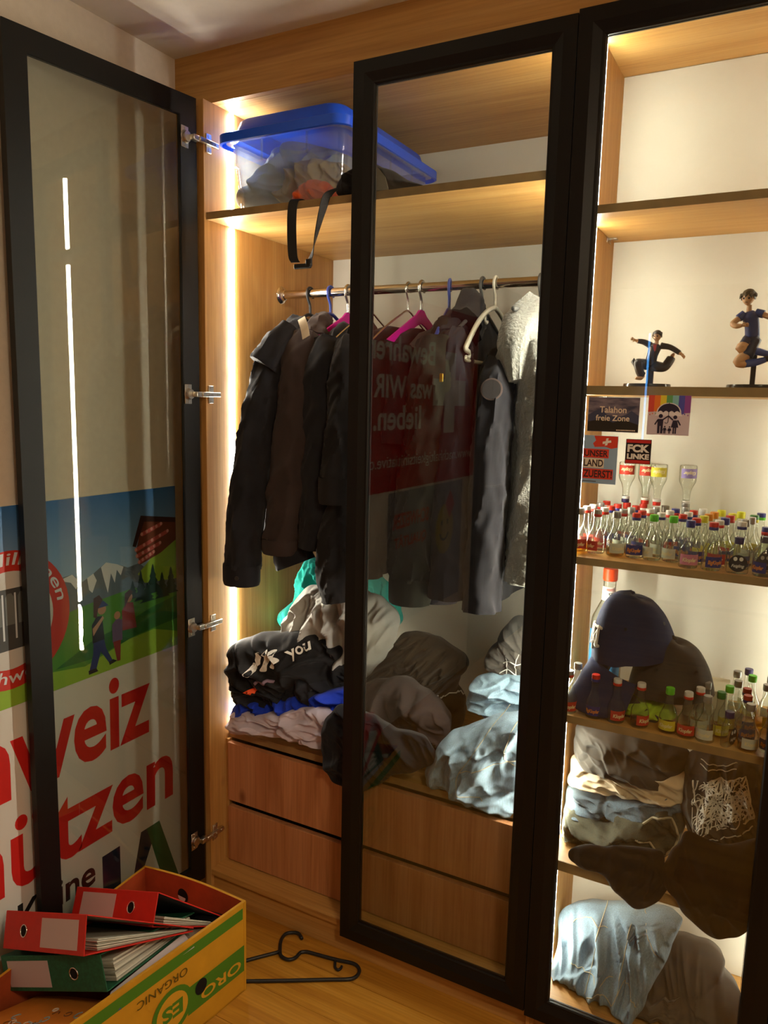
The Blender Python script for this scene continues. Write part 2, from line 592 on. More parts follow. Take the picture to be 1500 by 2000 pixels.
BLOB = {
    'lilac_cloth': [(0.012, 0.075, 0.521), (0.036, 0.079, 0.579), (0.14, 0.087, 0.593), (0.276, 0.099, 0.638), (0.357, 0.106, 0.645), (0.4, 0.11, 0.608), (0.359, 0.106, 0.539), (0.26, 0.097, 0.535), (0.175, 0.09, 0.53), (0.068, 0.081, 0.518)],
    'blue_cloth': [(0.012, 0.085, 0.563), (0.042, 0.09, 0.609), (0.162, 0.107, 0.638), (0.292, 0.126, 0.675), (0.38, 0.139, 0.698), (0.387, 0.14, 0.655), (0.325, 0.131, 0.609), (0.261, 0.121, 0.595), (0.162, 0.107, 0.556), (0.042, 0.09, 0.554)],
    'black_under': [(0.012, 0.1, 0.625), (0.028, 0.108, 0.693), (0.17, 0.146, 0.725), (0.352, 0.196, 0.745), (0.368, 0.2, 0.669), (0.339, 0.192, 0.631), (0.233, 0.163, 0.602), (0.108, 0.129, 0.58), (0.019, 0.106, 0.585)],
    'printed_sweater': [(0.012, 0.095, 0.734), (0.028, 0.104, 0.787), (0.125, 0.131, 0.828), (0.231, 0.161, 0.832), (0.321, 0.187, 0.8), (0.367, 0.2, 0.731), (0.353, 0.196, 0.675), (0.233, 0.161, 0.651), (0.109, 0.127, 0.63), (0.012, 0.1, 0.647)],
    'grey_sweat': [(0.109, 0.22, 0.792), (0.136, 0.224, 0.864), (0.182, 0.232, 0.942), (0.264, 0.245, 0.969), (0.353, 0.26, 0.963), (0.436, 0.275, 0.926), (0.469, 0.28, 0.873), (0.446, 0.276, 0.788), (0.376, 0.263, 0.694), (0.299, 0.25, 0.673), (0.245, 0.242, 0.739), (0.171, 0.23, 0.784)],
    'teal_shirt': [(0.012, 0.34, 0.816), (0.05, 0.354, 0.867), (0.071, 0.36, 0.964), (0.101, 0.368, 1.01), (0.174, 0.388, 0.992), (0.288, 0.419, 0.98), (0.356, 0.438, 0.939), (0.399, 0.45, 0.857), (0.372, 0.442, 0.8), (0.26, 0.41, 0.764), (0.094, 0.366, 0.756), (0.018, 0.346, 0.775)],
    'brown_hoodie': [(0.31, 0.33, 0.621), (0.381, 0.345, 0.721), (0.453, 0.36, 0.817), (0.515, 0.374, 0.817), (0.574, 0.386, 0.796), (0.628, 0.398, 0.763), (0.64, 0.4, 0.728), (0.609, 0.393, 0.662), (0.635, 0.398, 0.594), (0.616, 0.393, 0.512), (0.477, 0.363, 0.512), (0.347, 0.337, 0.512)],
    'black_jacket': [(0.294, 0.18, 0.581), (0.377, 0.184, 0.676), (0.49, 0.19, 0.74), (0.584, 0.195, 0.723), (0.658, 0.199, 0.668), (0.681, 0.2, 0.617), (0.651, 0.198, 0.536), (0.561, 0.193, 0.512), (0.432, 0.187, 0.512), (0.313, 0.181, 0.512)],
    'black_drape': [(0.371, 0.035, 0.622), (0.415, 0.04, 0.696), (0.475, 0.046, 0.693), (0.564, 0.056, 0.66), (0.663, 0.067, 0.651), (0.692, 0.07, 0.604), (0.666, 0.067, 0.567), (0.596, 0.059, 0.535), (0.539, 0.053, 0.496), (0.48, 0.046, 0.461), (0.403, 0.038, 0.473), (0.368, 0.035, 0.533)],
    'denim_jacket': [(0.649, 0.11, 0.537), (0.683, 0.113, 0.616), (0.72, 0.117, 0.659), (0.78, 0.123, 0.701), (0.883, 0.133, 0.748), (0.944, 0.139, 0.743), (0.962, 0.14, 0.517), (0.884, 0.132, 0.474), (0.83, 0.127, 0.483), (0.755, 0.12, 0.482), (0.719, 0.116, 0.502), (0.669, 0.112, 0.502)],
    'light_jeans': [(0.71, 0.24, 0.724), (0.723, 0.241, 0.758), (0.757, 0.245, 0.784), (0.853, 0.254, 0.809), (0.911, 0.26, 0.79), (0.911, 0.259, 0.691), (0.833, 0.252, 0.674), (0.755, 0.244, 0.671), (0.715, 0.24, 0.695)],
    'black_cap_l': [(0.743, 0.28, 0.805), (0.759, 0.28, 0.852), (0.79, 0.28, 0.906), (0.816, 0.28, 0.946), (0.866, 0.28, 0.937), (0.894, 0.28, 0.879), (0.895, 0.28, 0.797), (0.818, 0.28, 0.776), (0.759, 0.28, 0.785)],
    'dark_shirt_r': [(1.012, 0.215, 0.685), (1.031, 0.215, 0.719), (1.166, 0.215, 0.729), (1.261, 0.207, 0.724), (1.283, 0.193, 0.687), (1.249, 0.177, 0.631), (1.228, 0.175, 0.619), (1.138, 0.182, 0.615), (1.055, 0.191, 0.621), (1.012, 0.203, 0.65)],
    'cream_r': [(1.012, 0.193, 0.609), (1.012, 0.199, 0.633), (1.034, 0.197, 0.637), (1.119, 0.186, 0.623), (1.215, 0.178, 0.624), (1.257, 0.186, 0.66), (1.279, 0.188, 0.673), (1.293, 0.178, 0.645), (1.282, 0.166, 0.607), (1.185, 0.168, 0.584), (1.062, 0.174, 0.571), (1.012, 0.182, 0.576)],
    'blue_jeans_r': [(1.012, 0.167, 0.526), (1.012, 0.178, 0.568), (1.088, 0.172, 0.572), (1.185, 0.168, 0.586), (1.268, 0.171, 0.619), (1.287, 0.163, 0.6), (1.268, 0.156, 0.573), (1.191, 0.152, 0.538), (1.084, 0.152, 0.507), (1.012, 0.156, 0.496)],
    'olive_jeans_r': [(1.012, 0.145, 0.455), (1.012, 0.161, 0.513), (1.079, 0.164, 0.542), (1.188, 0.16, 0.562), (1.265, 0.163, 0.594), (1.291, 0.152, 0.568), (1.285, 0.137, 0.524), (1.258, 0.13, 0.483), (1.188, 0.13, 0.466), (1.094, 0.13, 0.455), (1.019, 0.132, 0.455)],
    'black_shirt_r': [(1.061, 0.019, 0.475), (1.081, 0.019, 0.503), (1.159, 0.019, 0.532), (1.251, 0.019, 0.552), (1.272, 0.019, 0.504), (1.279, 0.019, 0.47), (1.25, 0.019, 0.419), (1.213, 0.019, 0.393), (1.172, 0.019, 0.424), (1.13, 0.019, 0.457), (1.083, 0.019, 0.459)],
    'print_denim_r': [(1.275, 0.167, 0.607), (1.28, 0.2, 0.709), (1.34, 0.2, 0.724), (1.425, 0.195, 0.73), (1.454, 0.182, 0.7), (1.456, 0.152, 0.618), (1.449, 0.136, 0.57), (1.382, 0.132, 0.538), (1.306, 0.141, 0.541)],
    'brown_hood_r': [(1.26, 0.019, 0.5), (1.29, 0.019, 0.588), (1.309, 0.019, 0.62), (1.375, 0.019, 0.603), (1.442, 0.019, 0.636), (1.455, 0.019, 0.572), (1.459, 0.019, 0.458), (1.425, 0.019, 0.419), (1.382, 0.019, 0.388), (1.33, 0.019, 0.409), (1.285, 0.019, 0.454)],
    'denim_jeans_b': [(1.012, 0.12, 0.1), (1.012, 0.166, 0.144), (1.012, 0.208, 0.205), (1.073, 0.215, 0.239), (1.162, 0.213, 0.267), (1.288, 0.202, 0.298), (1.296, 0.18, 0.273), (1.274, 0.141, 0.217), (1.251, 0.102, 0.161), (1.228, 0.06, 0.1), (1.169, 0.06, 0.1), (1.096, 0.065, 0.1), (1.028, 0.085, 0.1)],
    'grey_pants_b': [(1.146, 0.127, 0.1), (1.204, 0.183, 0.1), (1.248, 0.249, 0.177), (1.294, 0.255, 0.205), (1.344, 0.249, 0.215), (1.392, 0.225, 0.209), (1.403, 0.199, 0.188), (1.44, 0.163, 0.17), (1.462, 0.111, 0.137), (1.451, 0.095, 0.105), (1.179, 0.095, 0.1)],
    'box_beige': [(0.142, 0.14, 2.042), (0.17, 0.148, 2.1), (0.204, 0.157, 2.132), (0.273, 0.177, 2.131), (0.342, 0.196, 2.113), (0.357, 0.2, 2.028), (0.275, 0.177, 2.027), (0.191, 0.154, 2.03)],
    'box_grey': [(0.05, 0.09, 2.026), (0.084, 0.113, 2.094), (0.13, 0.144, 2.163), (0.175, 0.175, 2.192), (0.244, 0.221, 2.184), (0.303, 0.26, 2.161), (0.304, 0.26, 2.094), (0.223, 0.206, 2.049), (0.13, 0.144, 2.028)],
    'box_orange': [(0.242, 0.085, 2.007), (0.251, 0.086, 2.042), (0.282, 0.091, 2.064), (0.325, 0.097, 2.061), (0.343, 0.1, 2.035), (0.34, 0.1, 2.011), (0.298, 0.093, 2.006)],
    'bag': [(0.4, 0.04, 2.001), (0.4, 0.041, 2.037), (0.418, 0.045, 2.058), (0.471, 0.051, 2.069), (0.518, 0.057, 2.061), (0.576, 0.065, 2.026), (0.615, 0.07, 2.007), (0.526, 0.058, 2.004), (0.446, 0.048, 1.998)],
    'lime_cloth': [(1.013, 0.13, 0.812), (1.045, 0.13, 0.834), (1.117, 0.13, 0.826), (1.184, 0.13, 0.848), (1.24, 0.13, 0.848), (1.251, 0.13, 0.816), (1.222, 0.13, 0.812), (1.166, 0.13, 0.812), (1.097, 0.13, 0.812), (1.03, 0.13, 0.812)],
}
SEAM = {
    'denim_seams1': [(0.865, 0.761), (0.84, 0.719), (0.809, 0.655), (0.764, 0.578), (0.773, 0.546), (0.829, 0.527)],
    'denim_seams2': [(0.906, 0.76), (0.893, 0.718), (0.877, 0.648), (0.904, 0.628)],
    'denim_seams3': [(0.771, 0.593), (0.844, 0.626), (0.91, 0.643)],
    'jeansb1': [(1.12, 0.265), (1.117, 0.227), (1.114, 0.165), (1.109, 0.112)],
    'jeansb2': [(1.047, 0.21), (1.095, 0.235), (1.135, 0.234)],
    'jeansb3': [(1.205, 0.288), (1.242, 0.259), (1.264, 0.243)],
    'jeansb4': [(1.064, 0.148), (1.105, 0.148), (1.167, 0.162)],
    'jeansb5': [(1.192, 0.29), (1.188, 0.255), (1.186, 0.211), (1.184, 0.145)],
    'jeansb6': [(1.116, 0.111), (1.141, 0.138), (1.172, 0.12), (1.196, 0.17), (1.228, 0.139)],
}
FLOOR_HANGER = {
    'hook': [(0.339, -0.011), (0.319, 0.001), (0.3, -0.005), (0.288, -0.021), (0.294, -0.049), (0.316, -0.083), (0.331, -0.096), (0.352, -0.097), (0.365, -0.083), (0.366, -0.058)],
    'arm_r': [(0.366, -0.058), (0.381, -0.047), (0.426, -0.039), (0.47, -0.031), (0.51, -0.021), (0.53, -0.025), (0.542, -0.039), (0.543, -0.059), (0.53, -0.076), (0.484, -0.104), (0.394, -0.16), (0.291, -0.222), (0.211, -0.268), (0.184, -0.267), (0.186, -0.249), (0.248, -0.168), (0.317, -0.082)],
    'notch': [(0.466, -0.038), (0.478, -0.057), (0.489, -0.061), (0.493, -0.053), (0.491, -0.045)],
}
# ------------------------------------------------------------------ materials
OAK_X = mat_wood('oak_veneer_x', hexc('A8763E'), hexc('C0904F'), hexc('CFA365'), 'x')
OAK_Z = mat_wood('oak_veneer_z', hexc('A8763E'), hexc('C0904F'), hexc('CFA365'), 'z')
OAK_EDGE = mat_plain('oak_edging', hexc('9A7C4E'), 0.5, vary=0.15, vscale=30)
OAK_DRAWER = mat_wood('oak_drawer_front', hexc('A86C42'), hexc('BF8458'), hexc('CB9268'), 'z')
FLOORWOOD = mat_wood('oak_floorboard', hexc('A86E22'), hexc('C38A2E'), hexc('D49E42'), 'x', rough=0.38)
FLOORWOOD2 = mat_wood('oak_floorboard_dark', hexc('9C6420'), hexc('B8802C'), hexc('CA943E'), 'x', rough=0.38)
FLOORGAP = mat_plain('floor_joint', hexc('8A5A1E'), 0.8)
WALLP = mat_plain('wall_paint', hexc('D8CCBC'), 0.9, spec=0.2, vary=0.03, vscale=60, bump=0.15, bscale=350)
CEILP = mat_plain('ceiling_paint', hexc('DAD0C0'), 0.9, spec=0.2, vary=0.02, vscale=40, bump=0.1, bscale=300)
BACKP = mat_plain('white_back_panel', hexc('DCD6C6'), 0.6, spec=0.3, vary=0.02, vscale=8)
BLACKF = mat_plain('black_lacquered_frame', (0.0048, 0.0042, 0.0034), 0.45, spec=0.28, vary=0.2, vscale=300)
GASKET = mat_plain('black_rubber_gasket', (0.006, 0.006, 0.006), 0.5)
SMOKED = mat_glass('smoked_glass', (0.84, 0.86, 0.835), ior=1.51)
CHROME = mat_plain('chrome', (0.75, 0.73, 0.70), 0.12, metal=1.0)
NICKEL = mat_plain('nickel_hinge', (0.62, 0.58, 0.50), 0.28, metal=1.0, vary=0.1, vscale=90)
WIRE = mat_plain('steel_wire', (0.65, 0.64, 0.6), 0.25, metal=1.0)
LEDL = mat_emit('led_strip_warm', LED_WARM, LED_POWER_LEFT)
LEDR = mat_emit('led_strip_neutral', LED_COOL, LED_POWER_RIGHT)
LEDR2 = mat_emit('led_strip_dim', LED_COOL, LED_POWER_RIGHT_REAR)

# ------------------------------------------------------------------ setting
XW, CEIL = -0.128, 2.405
YB, XR_ = -4.6, 2.55
def struct(name, mb, mat, parent=None):
    o = mb.build(name, mat, parent)
    o['kind'] = 'structure'
    return o
floor = struct('floor', MB().box(XW - 0.1, XR_ + 0.1, YB - 0.1, 0.75, -0.06, -0.006), FLOORGAP)
ceiling = struct('ceiling', MB().box(XW - 0.1, XR_ + 0.1, YB - 0.1, 0.75, CEIL, CEIL + 0.08), CEILP)
struct('wall_left', MB().box(XW - 0.1, XW, YB - 0.1, 0.75, 0, CEIL), WALLP)
struct('wall_behind', MB().box(XW, XR_, YB - 0.1, YB, 0, CEIL), WALLP)
struct('wall_right', MB().box(XR_, XR_ + 0.1, YB - 0.1, 0.75, 0, CEIL), WALLP)
struct('wall_back', MB().box(XW, XR_, 0.66, 0.75, 0, CEIL), WALLP)
# floor boards: laid parallel to the wardrobe, staggered
rnd = random.Random(3)
plank_meshes = {}
y = 0.055
row = 0
while y > YB + 0.135:
    x = XW + 0.002 - rnd.uniform(0.1, 0.9)
    near = y > -1.3
    while x < XR_:
        ln = rnd.choice((0.95, 1.3, 1.7))
        xa, xb = max(x, XW + 0.001), min(x + ln, XR_ - 0.001)
        if xb - xa > 0.03:
            pl = MB().box(0, xb - xa - 0.0007, -0.1295, -0.0006, -0.006, rnd.uniform(-0.0003, 0.0))
            pl.build('plank', FLOORWOOD if rnd.random() < 0.6 else FLOORWOOD2, floor, loc=(xa, y, 0))
        x += ln
    y -= 0.130
    row += 1
DARKDOOR = mat_wood('added_dark_door', hexc('1E140C'), hexc('2A1C10'), hexc('342416'), 'z')
dr1 = struct('added_door_1', MB().bbox(XW + 0.0005, XW + 0.03, -3.62, -2.345, 0.002, 2.16, 0.003, 1), DARKDOOR)     # unseen dark door, added to darken what the closed glass door mirrors
for ya in (-3.52, -2.98):
    for za, zb in ((0.14, 0.95), (1.08, 2.02)):
        MB().bbox(XW + 0.0302, XW + 0.036, ya, ya + 0.48, za, zb, 0.002, 1).build('door_panel', DARKDOOR, dr1)
MB().tube([(XW + 0.03, -2.47, 1.04), (XW + 0.075, -2.47, 1.04), (XW + 0.08, -2.49, 1.04), (XW + 0.08, -2.58, 1.04)], 0.008, 10).build('door_handle', NICKEL, dr1, True)
struct('trim_1', MB().box(XW, XR_, 0.0345, 0.0535, 2.2756, CEIL), OAK_X)           # fascia under the ceiling
struct('trim_2', MB().box(XW, -0.021, 0.036, 0.054, 0.0, 2.2754), OAK_Z)            # filler strip against the wall
struct('wardrobe_front_right', MB().box(1.495, XR_, 0.0, 0.65, 0.0, 2.2754), OAK_Z)      # next closed wardrobe front, out of frame

# ------------------------------------------------------------------ wardrobe
def led_strip(x, y, z0, z1, nx, mat, parent):
    """adhesive strip on a panel face; scalloped bright band of diodes"""
    mb = MB()
    pitch = 0.0167
    n = int((z1 - z0) / pitch)
    pts = []
    for i in range(n * 2 + 1):
        z = z0 + (z1 - z0) * i / (n * 2)
        pts.append((z, 0.0052 if i % 2 else 0.0038))
    v, f = [], []
    t = 0.004 * nx
    for z, h in pts:
        v += [(x + t, y - h, z), (x + t, y + h, z), (x + 0.0003 * nx, y + h + 0.0008, z), (x + 0.0003 * nx, y - h - 0.0008, z)]
    for i in range(len(pts) - 1):
        for k in range(4):
            f.append((i * 4 + k, i * 4 + (k + 1) % 4, i * 4 + 4 + (k + 1) % 4, i * 4 + 4 + k))
    f += [(0, 1, 2, 3), tuple(len(v) - 4 + k for k in range(4))]
    mb.add(v, f)
    o = mb.build('led_strip', mat, parent)
    o['label'] = 'glowing LED strip'
    return o

DPT, DPT2 = 0.65, 0.329
XD0, XD1 = 0.985, 1.0038
XP0, XP1 = 1.470, 1.4895
TOPZ, BOTZ = 2.2756, 0.098
wa = empty('wardrobe', (0.48, 0.3, 0))
wb = empty('wardrobe', (1.24, 0.16, 0))
tag(wa, 'wide oak wardrobe unit with hanging rail, drawers and an opened glass door', 'wardrobe')
tag(wb, 'narrow oak wardrobe unit full of shelves behind its closed glass door', 'wardrobe')
def part(parent, name, mb, mat, smooth=False, label=None):
    o = mb.build(name, mat, parent, smooth)
    o.location = Vector((0, 0, 0)) - parent.location
    if label:
        o['label'] = label
    return o
def panel(parent, name, x0, x1, y0, y1, z0, z1, mat, label=None):
    return part(parent, name, MB().bbox(x0, x1, y0, y1, z0, z1, 0.0008, 1), mat, label=label)
# wide unit
panel(wa, 'side_panel', -0.02, 0.0, 0.0, DPT, 0.0, TOPZ, OAK_Z)
panel(wa, 'side_panel', XD0, XD1 - 0.0095, 0.0, DPT, 0.0, TOPZ, OAK_Z)
panel(wa, 'top_panel', -0.02, XD1 - 0.0095, 0.054, DPT, TOPZ, TOPZ + 0.019, OAK_X)
panel(wa, 'back_panel', 0.0, XD0, DPT - 0.008, DPT, 0.08, TOPZ, BACKP)
panel(wa, 'bottom_panel', 0.0, XD0, 0.001, DPT - 0.01, BOTZ - 0.019, BOTZ, OAK_X)
panel(wa, 'plinth', 0.0, XD0, 0.012, 0.03, 0.0, BOTZ - 0.0195, OAK_X)
sh = panel(wa, 'shelf', 0.001, XD0 - 0.001, 0.008, DPT - 0.009, 1.9744, 1.9929, OAK_X)
e_ = MB().box(0.001, XD0 - 0.001, 0.0065, 0.0079, 1.9744, 1.9929).build('edging', OAK_EDGE, sh)
tp = panel(wa, 'drawer_top', 0.001, XD0 - 0.001, 0.086, DPT - 0.009, 0.488, 0.508, OAK_X)
MB().box(0.001, XD0 - 0.001, 0.0845, 0.0859, 0.488, 0.508).build('edging', OAK_EDGE, tp)
panel(wa, 'filler_strip', 0.0005, 0.012, 0.07, 0.088, BOTZ, 0.487, OAK_Z)
panel(wa, 'drawer_rail', 0.012, XD0 - 0.002, 0.10, 0.118, 0.255, 0.32, GASKET)
for z0, z1 in ((0.2964, 0.4805), (BOTZ + 0.003, 0.2755)):
    panel(wa, 'drawer_front', 0.0135, 0.4775, 0.064, 0.082, z0, z1, OAK_DRAWER)
    panel(wa, 'drawer_front', 0.4805, XD0 - 0.004, 0.064, 0.082, z0, z1, OAK_DRAWER)
# hanging rail with round flanges
RODY, RODZ, RODR = 0.345, 1.822, 0.0125
part(wa, 'hanging_rail', MB().tube([(0.004, RODY, RODZ), (0.5, RODY, RODZ), (XD0 - 0.004, RODY, RODZ)], RODR, 24), CHROME, 'auto', 'chrome clothes rail')
for xa, s_ in ((0.0005, 1), (XD0 - 0.0005, -1)):
    mb = MB()
    prof = [(0.026, 0.0), (0.0265, 0.002), (0.024, 0.005), (0.017, 0.008), (0.0155, 0.016), (0.0128, 0.018)]
    n = 28
    v, f = [], []
    for r, h in prof:
        for k in range(n):
            a = 2 * math.pi * k / n
            v.append((xa + s_ * h, RODY + r * math.cos(a), RODZ + r * math.sin(a)))
    for i in range(len(prof) - 1):
        for k in range(n):
            f.append((i * n + k, i * n + (k + 1) % n, (i + 1) * n + (k + 1) % n, (i + 1) * n + k))
    f.append(tuple(range(n)))
    mb.add(v, f)
    part(wa, 'rail_flange', mb, CHROME, 'auto')
for xs, nx, ys_ in ((0.0, 1, 0.113), (XD0, -1, 0.092)):
    for z0, z1 in ((0.512, 1.972), (1.995, 2.272)):
        o = led_strip(xs, ys_, z0, z1, nx, LEDL, wa)
        o.location = -wa.location
# narrow unit
panel(wb, 'side_panel', XD1 - 0.0093, XD1, 0.0, DPT2 + 0.01, 0.0, TOPZ, OAK_Z)
panel(wb, 'side_panel', XP0, XP1, 0.0, DPT2 + 0.01, 0.0, TOPZ, OAK_Z)
panel(wb, 'top_panel', XD1 - 0.0093, XP1, 0.054, DPT2, TOPZ, TOPZ + 0.019, OAK_X)
panel(wb, 'back_panel', XD1, XP0, DPT2, DPT2 + 0.01, 0.08, TOPZ, BACKP)
panel(wb, 'bottom_panel', XD1, XP0, 0.001, DPT2 - 0.001, BOTZ - 0.019, BOTZ, OAK_X)
panel(wb, 'plinth', XD1, XP0, 0.012, 0.03, 0.0, BOTZ - 0.0195, OAK_X)
RSH = {'r1': (1.900, 1.917), 'r2': (1.5305, 1.549), 'r3': (1.161, 1.177), 'r4': (0.793, 0.810), 'r5': (0.428, 0.452)}
for k, (z0, z1) in RSH.items():
    sh = panel(wb, 'shelf', XD1 + 0.0006, XP0 - 0.0006, 0.0265, DPT2 - 0.001, z0, z1, OAK_X)
    MB().box(XD1 + 0.0006, XP0 - 0.0006, 0.025, 0.0264, z0, z1).build('edging', OAK_EDGE, sh)
    part(wb, 'shelf_bracket', MB().box(XD1 + 0.0005, XD1 + 0.003, 0.25, 0.285, z0 - 0.012, z0 - 0.0005).box(XD1 + 0.003, XD1 + 0.02, 0.27, 0.285, z0 - 0.003, z0 - 0.0005), WIRE)
zz_ = [BOTZ] + [z for k in ('r5', 'r4', 'r3', 'r2', 'r1') for z in RSH[k]] + [TOPZ]
for i in range(0, len(zz_), 2):
    for xs, nx, ys_, lm in ((XD1, 1, 0.130, LEDR), (XP0, -1, 0.265, LEDR2)):
        o = led_strip(xs, ys_, zz_[i] + 0.003, zz_[i + 1] - 0.003, nx, lm, wb)
        o.location = -wb.location

# glass doors: mitred black frame, smoked pane, rubber gasket
DT = 0.022
PROFILE = [(0.0, 0.0), (0.0, -DT), (0.028, -DT), (0.046, -DT + 0.007), (0.050, -DT + 0.0075), (0.0528, -DT + 0.010), (0.0528, 0.0)]
def door(parent, x0, x1, z0, z1, yb):
    d = empty('door', (0, 0, 0))
    d.parent = parent
    def corner(cx, cz, u, yy):
        return ((x0 + u) if cx == 0 else (x1 - u), yb + yy, (z0 + u) if cz == 0 else (z1 - u))
    for nm, a, b in (('stile', (0, 0), (0, 1)), ('stile', (1, 0), (1, 1)), ('rail', (0, 0), (1, 0)), ('rail', (0, 1), (1, 1))):
        A = [corner(*a, u, yy) for u, yy in PROFILE]
        B = [corner(*b, u, yy) for u, yy in PROFILE]
        k = len(A)
        f = [(i, (i + 1) % k, (i + 1) % k + k, i + k) for i in range(k)] + [tuple(range(k)), tuple(range(2 * k - 1, k - 1, -1))]
        MB().add(A + B, f).build(nm, BLACKF, d)
    w_ = 0.0532
    MB().box(x0 + w_, x1 - w_, yb - 0.009, yb - 0.005, z0 + w_, z1 - w_).build('glass_pane', SMOKED, d)
    g = MB()
    for a, b, c, e in ((x0 + w_, x0 + w_ + 0.001, z0 + w_, z1 - w_), (x1 - w_ - 0.001, x1 - w_, z0 + w_, z1 - w_), (x0 + w_, x1 - w_, z0 + w_, z0 + w_ + 0.001), (x0 + w_, x1 - w_, z1 - w_ - 0.001, z1 - w_)):
        g.box(a, b, yb - 0.0048, yb - 0.001, c, e)
    g.build('gasket', GASKET, d)
    return d
d2 = door(wa, 0.4698, 0.9849, 0.0728, 2.2728, 0.0 - 0.001)
d2.location = -wa.location
d2['label'] = 'closed smoked glass door with mitred black frame'
d3 = door(wb, 0.9866, 1.4900, 0.063, 2.279, 0.0 - 0.001)
d3.location = -wb.location
d3['label'] = 'closed smoked glass door carrying four stickers'
# left door, swung open against the wall: hinge axis at the side panel
d1 = door(wa, 0.0, 0.511, 0.0728, 2.2728, 0.0)
ang = -math.radians(90 + 7.6)
# local x runs from the hinge edge to the free edge; turned open, the back of the frame (local y = 0) faces +x
d1['label'] = 'smoked glass door swung open towards the left wall'
Mx = Matrix.Translation(Vector((-0.0125, -0.0125, 0)) - wa.location) @ Matrix.Rotation(ang, 4, 'Z')
d1.matrix_local = Mx
def hinge(z):
    """cup hinge: screw plate and cup on the door, knuckle, arm and cross plate on the side panel (world frame)"""
    mb = MB()
    mb.bbox(-0.0170, -0.0145, -0.066, -0.040, z - 0.026, z + 0.026, 0.0008, 1)
    n = 20
    # cup rim
    for (xa, r) in ((-0.0150, 0.0165), (-0.0095, 0.014)):
        v = [(xa, -0.052 + r * math.cos(2 * math.pi * k / n), z + r * math.sin(2 * math.pi * k / n)) for k in range(n)]
        v2 = [(q[0] + 0.0045, -0.052 + (q[1] + 0.052) * 0.9, z + (q[2] - z) * 0.9) for q in v]
        mb.add(v + v2, [(k, (k + 1) % n, (k + 1) % n + n, k + n) for k in range(n)] + [tuple(range(n, 2 * n))])
    for dz in (-0.02, 0.02):
        mb.tube([(-0.0148, -0.053, z + dz), (-0.0128, -0.053, z + dz)], 0.004, 10)
    mb.bbox(-0.008, 0.010, -0.046, -0.022, z - 0.007, z + 0.007, 0.002, 2)
    mb.bbox(0.003, 0.0135, -0.026, 0.046, z - 0.0065, z + 0.0065, 0.0015, 1)
    mb.bbox(0.0006, 0.005, 0.006, 0.026, z - 0.024, z + 0.024, 0.001, 1)
    for yy in (-0.004, 0.012, 0.034):
        mb.tube([(0.0134, yy, z), (0.0150, yy, z)], 0.0035, 10)
    for dz in (-0.018, 0.018):
        mb.tube([(0.0048, 0.016, z + dz), (0.0062, 0.016, z + dz)], 0.004, 10)
    o = mb.build('hinge', NICKEL, d1, 'auto')
    o.matrix_parent_inverse = Matrix.Identity(4)
    o.matrix_local = (Matrix.Translation(wa.location) @ Mx).inverted()
    o['label'] = 'nickel cup hinge'
for z in (2.168, 1.513, 0.862, 0.212):
    hinge(z)
# ------------------------------------------------------------------ storage box on the top shelf
def bthing(name, label, cat, loc, group=None):
    return tag(empty(name, loc), label, cat, group)
def sub(parent, name, mb, mat, smooth=False, label=None):
    """part given in world coordinates below a thing at parent.location"""
    o = mb.build(name, mat, parent, smooth)
    o.location = -parent.location
    if label:
        o['label'] = label
    return o
def rounded_rect(x0, x1, y0, y1, r, n=6):
    pts = []
    for cx, cy, a0 in ((x1 - r, y1 - r, 0), (x0 + r, y1 - r, 90), (x0 + r, y0 + r, 180), (x1 - r, y0 + r, 270)):
        for k in range(n + 1):
            a = math.radians(a0 + 90 * k / n)
            pts.append((cx + r * math.cos(a), cy + r * math.sin(a)))
    return pts
def stack(rings, cap_b=True, cap_t=True):
    """loft of closed rings [(pts2d, z)]"""
    n = len(rings[0][0])
    v, f = [], []
    for pts, z in rings:
        v += [(a, b, z) for a, b in pts]
    for i in range(len(rings) - 1):
        for k in range(n):
            f.append((i * n + k, i * n + (k + 1) % n, (i + 1) * n + (k + 1) % n, (i + 1) * n + k))
    if cap_b: f.append(tuple(range(n))[::-1])
    if cap_t: f.append(tuple((len(rings) - 1) * n + k for k in range(n)))
    return MB().add(v, f)
CLEARP = mat_glass('clear_plastic_tub', (0.90, 0.92, 0.93), ior=1.5, rough=0.08, haze=0.09, power=3.0, haze_col=(0.8, 0.85, 0.9))
BLUELID = mat_plain('blue_plastic_lid', (0.010, 0.10, 0.85), 0.35, spec=0.5)
SHZ = 1.9932
sb = bthing('storage_box', 'clear plastic storage tub with bright blue lid on the top shelf', 'storage box', (0.225, 0.29, SHZ))
def tub_ring(inset, z):
    return (rounded_rect(0.048 + inset, 0.402 - inset, 0.035 + inset, 0.545 - inset, 0.04), z)
t_ = stack([tub_ring(0.022, SHZ + 0.001), tub_ring(0.016, SHZ + 0.006), tub_ring(0.006, SHZ + 0.118), tub_ring(0.001, SHZ + 0.122), tub_ring(0.0, SHZ + 0.172), tub_ring(-0.012, SHZ + 0.174), tub_ring(-0.012, SHZ + 0.180), tub_ring(0.004, SHZ + 0.180),
            tub_ring(0.005, SHZ + 0.122), tub_ring(0.010, SHZ + 0.116), tub_ring(0.020, SHZ + 0.008)], True, True)
sub(sb, 'tub', t_, CLEARP, 'auto')
for xa in (0.16, 0.30):
    sub(sb, 'rib', MB().box(xa - 0.002, xa + 0.002, 0.0365, 0.042, SHZ + 0.122, SHZ + 0.172), CLEARP)
for ya in (0.16, 0.30, 0.43):
    sub(sb, 'rib', MB().box(0.395, 0.400, ya - 0.002, ya + 0.002, SHZ + 0.122, SHZ + 0.172), CLEARP)
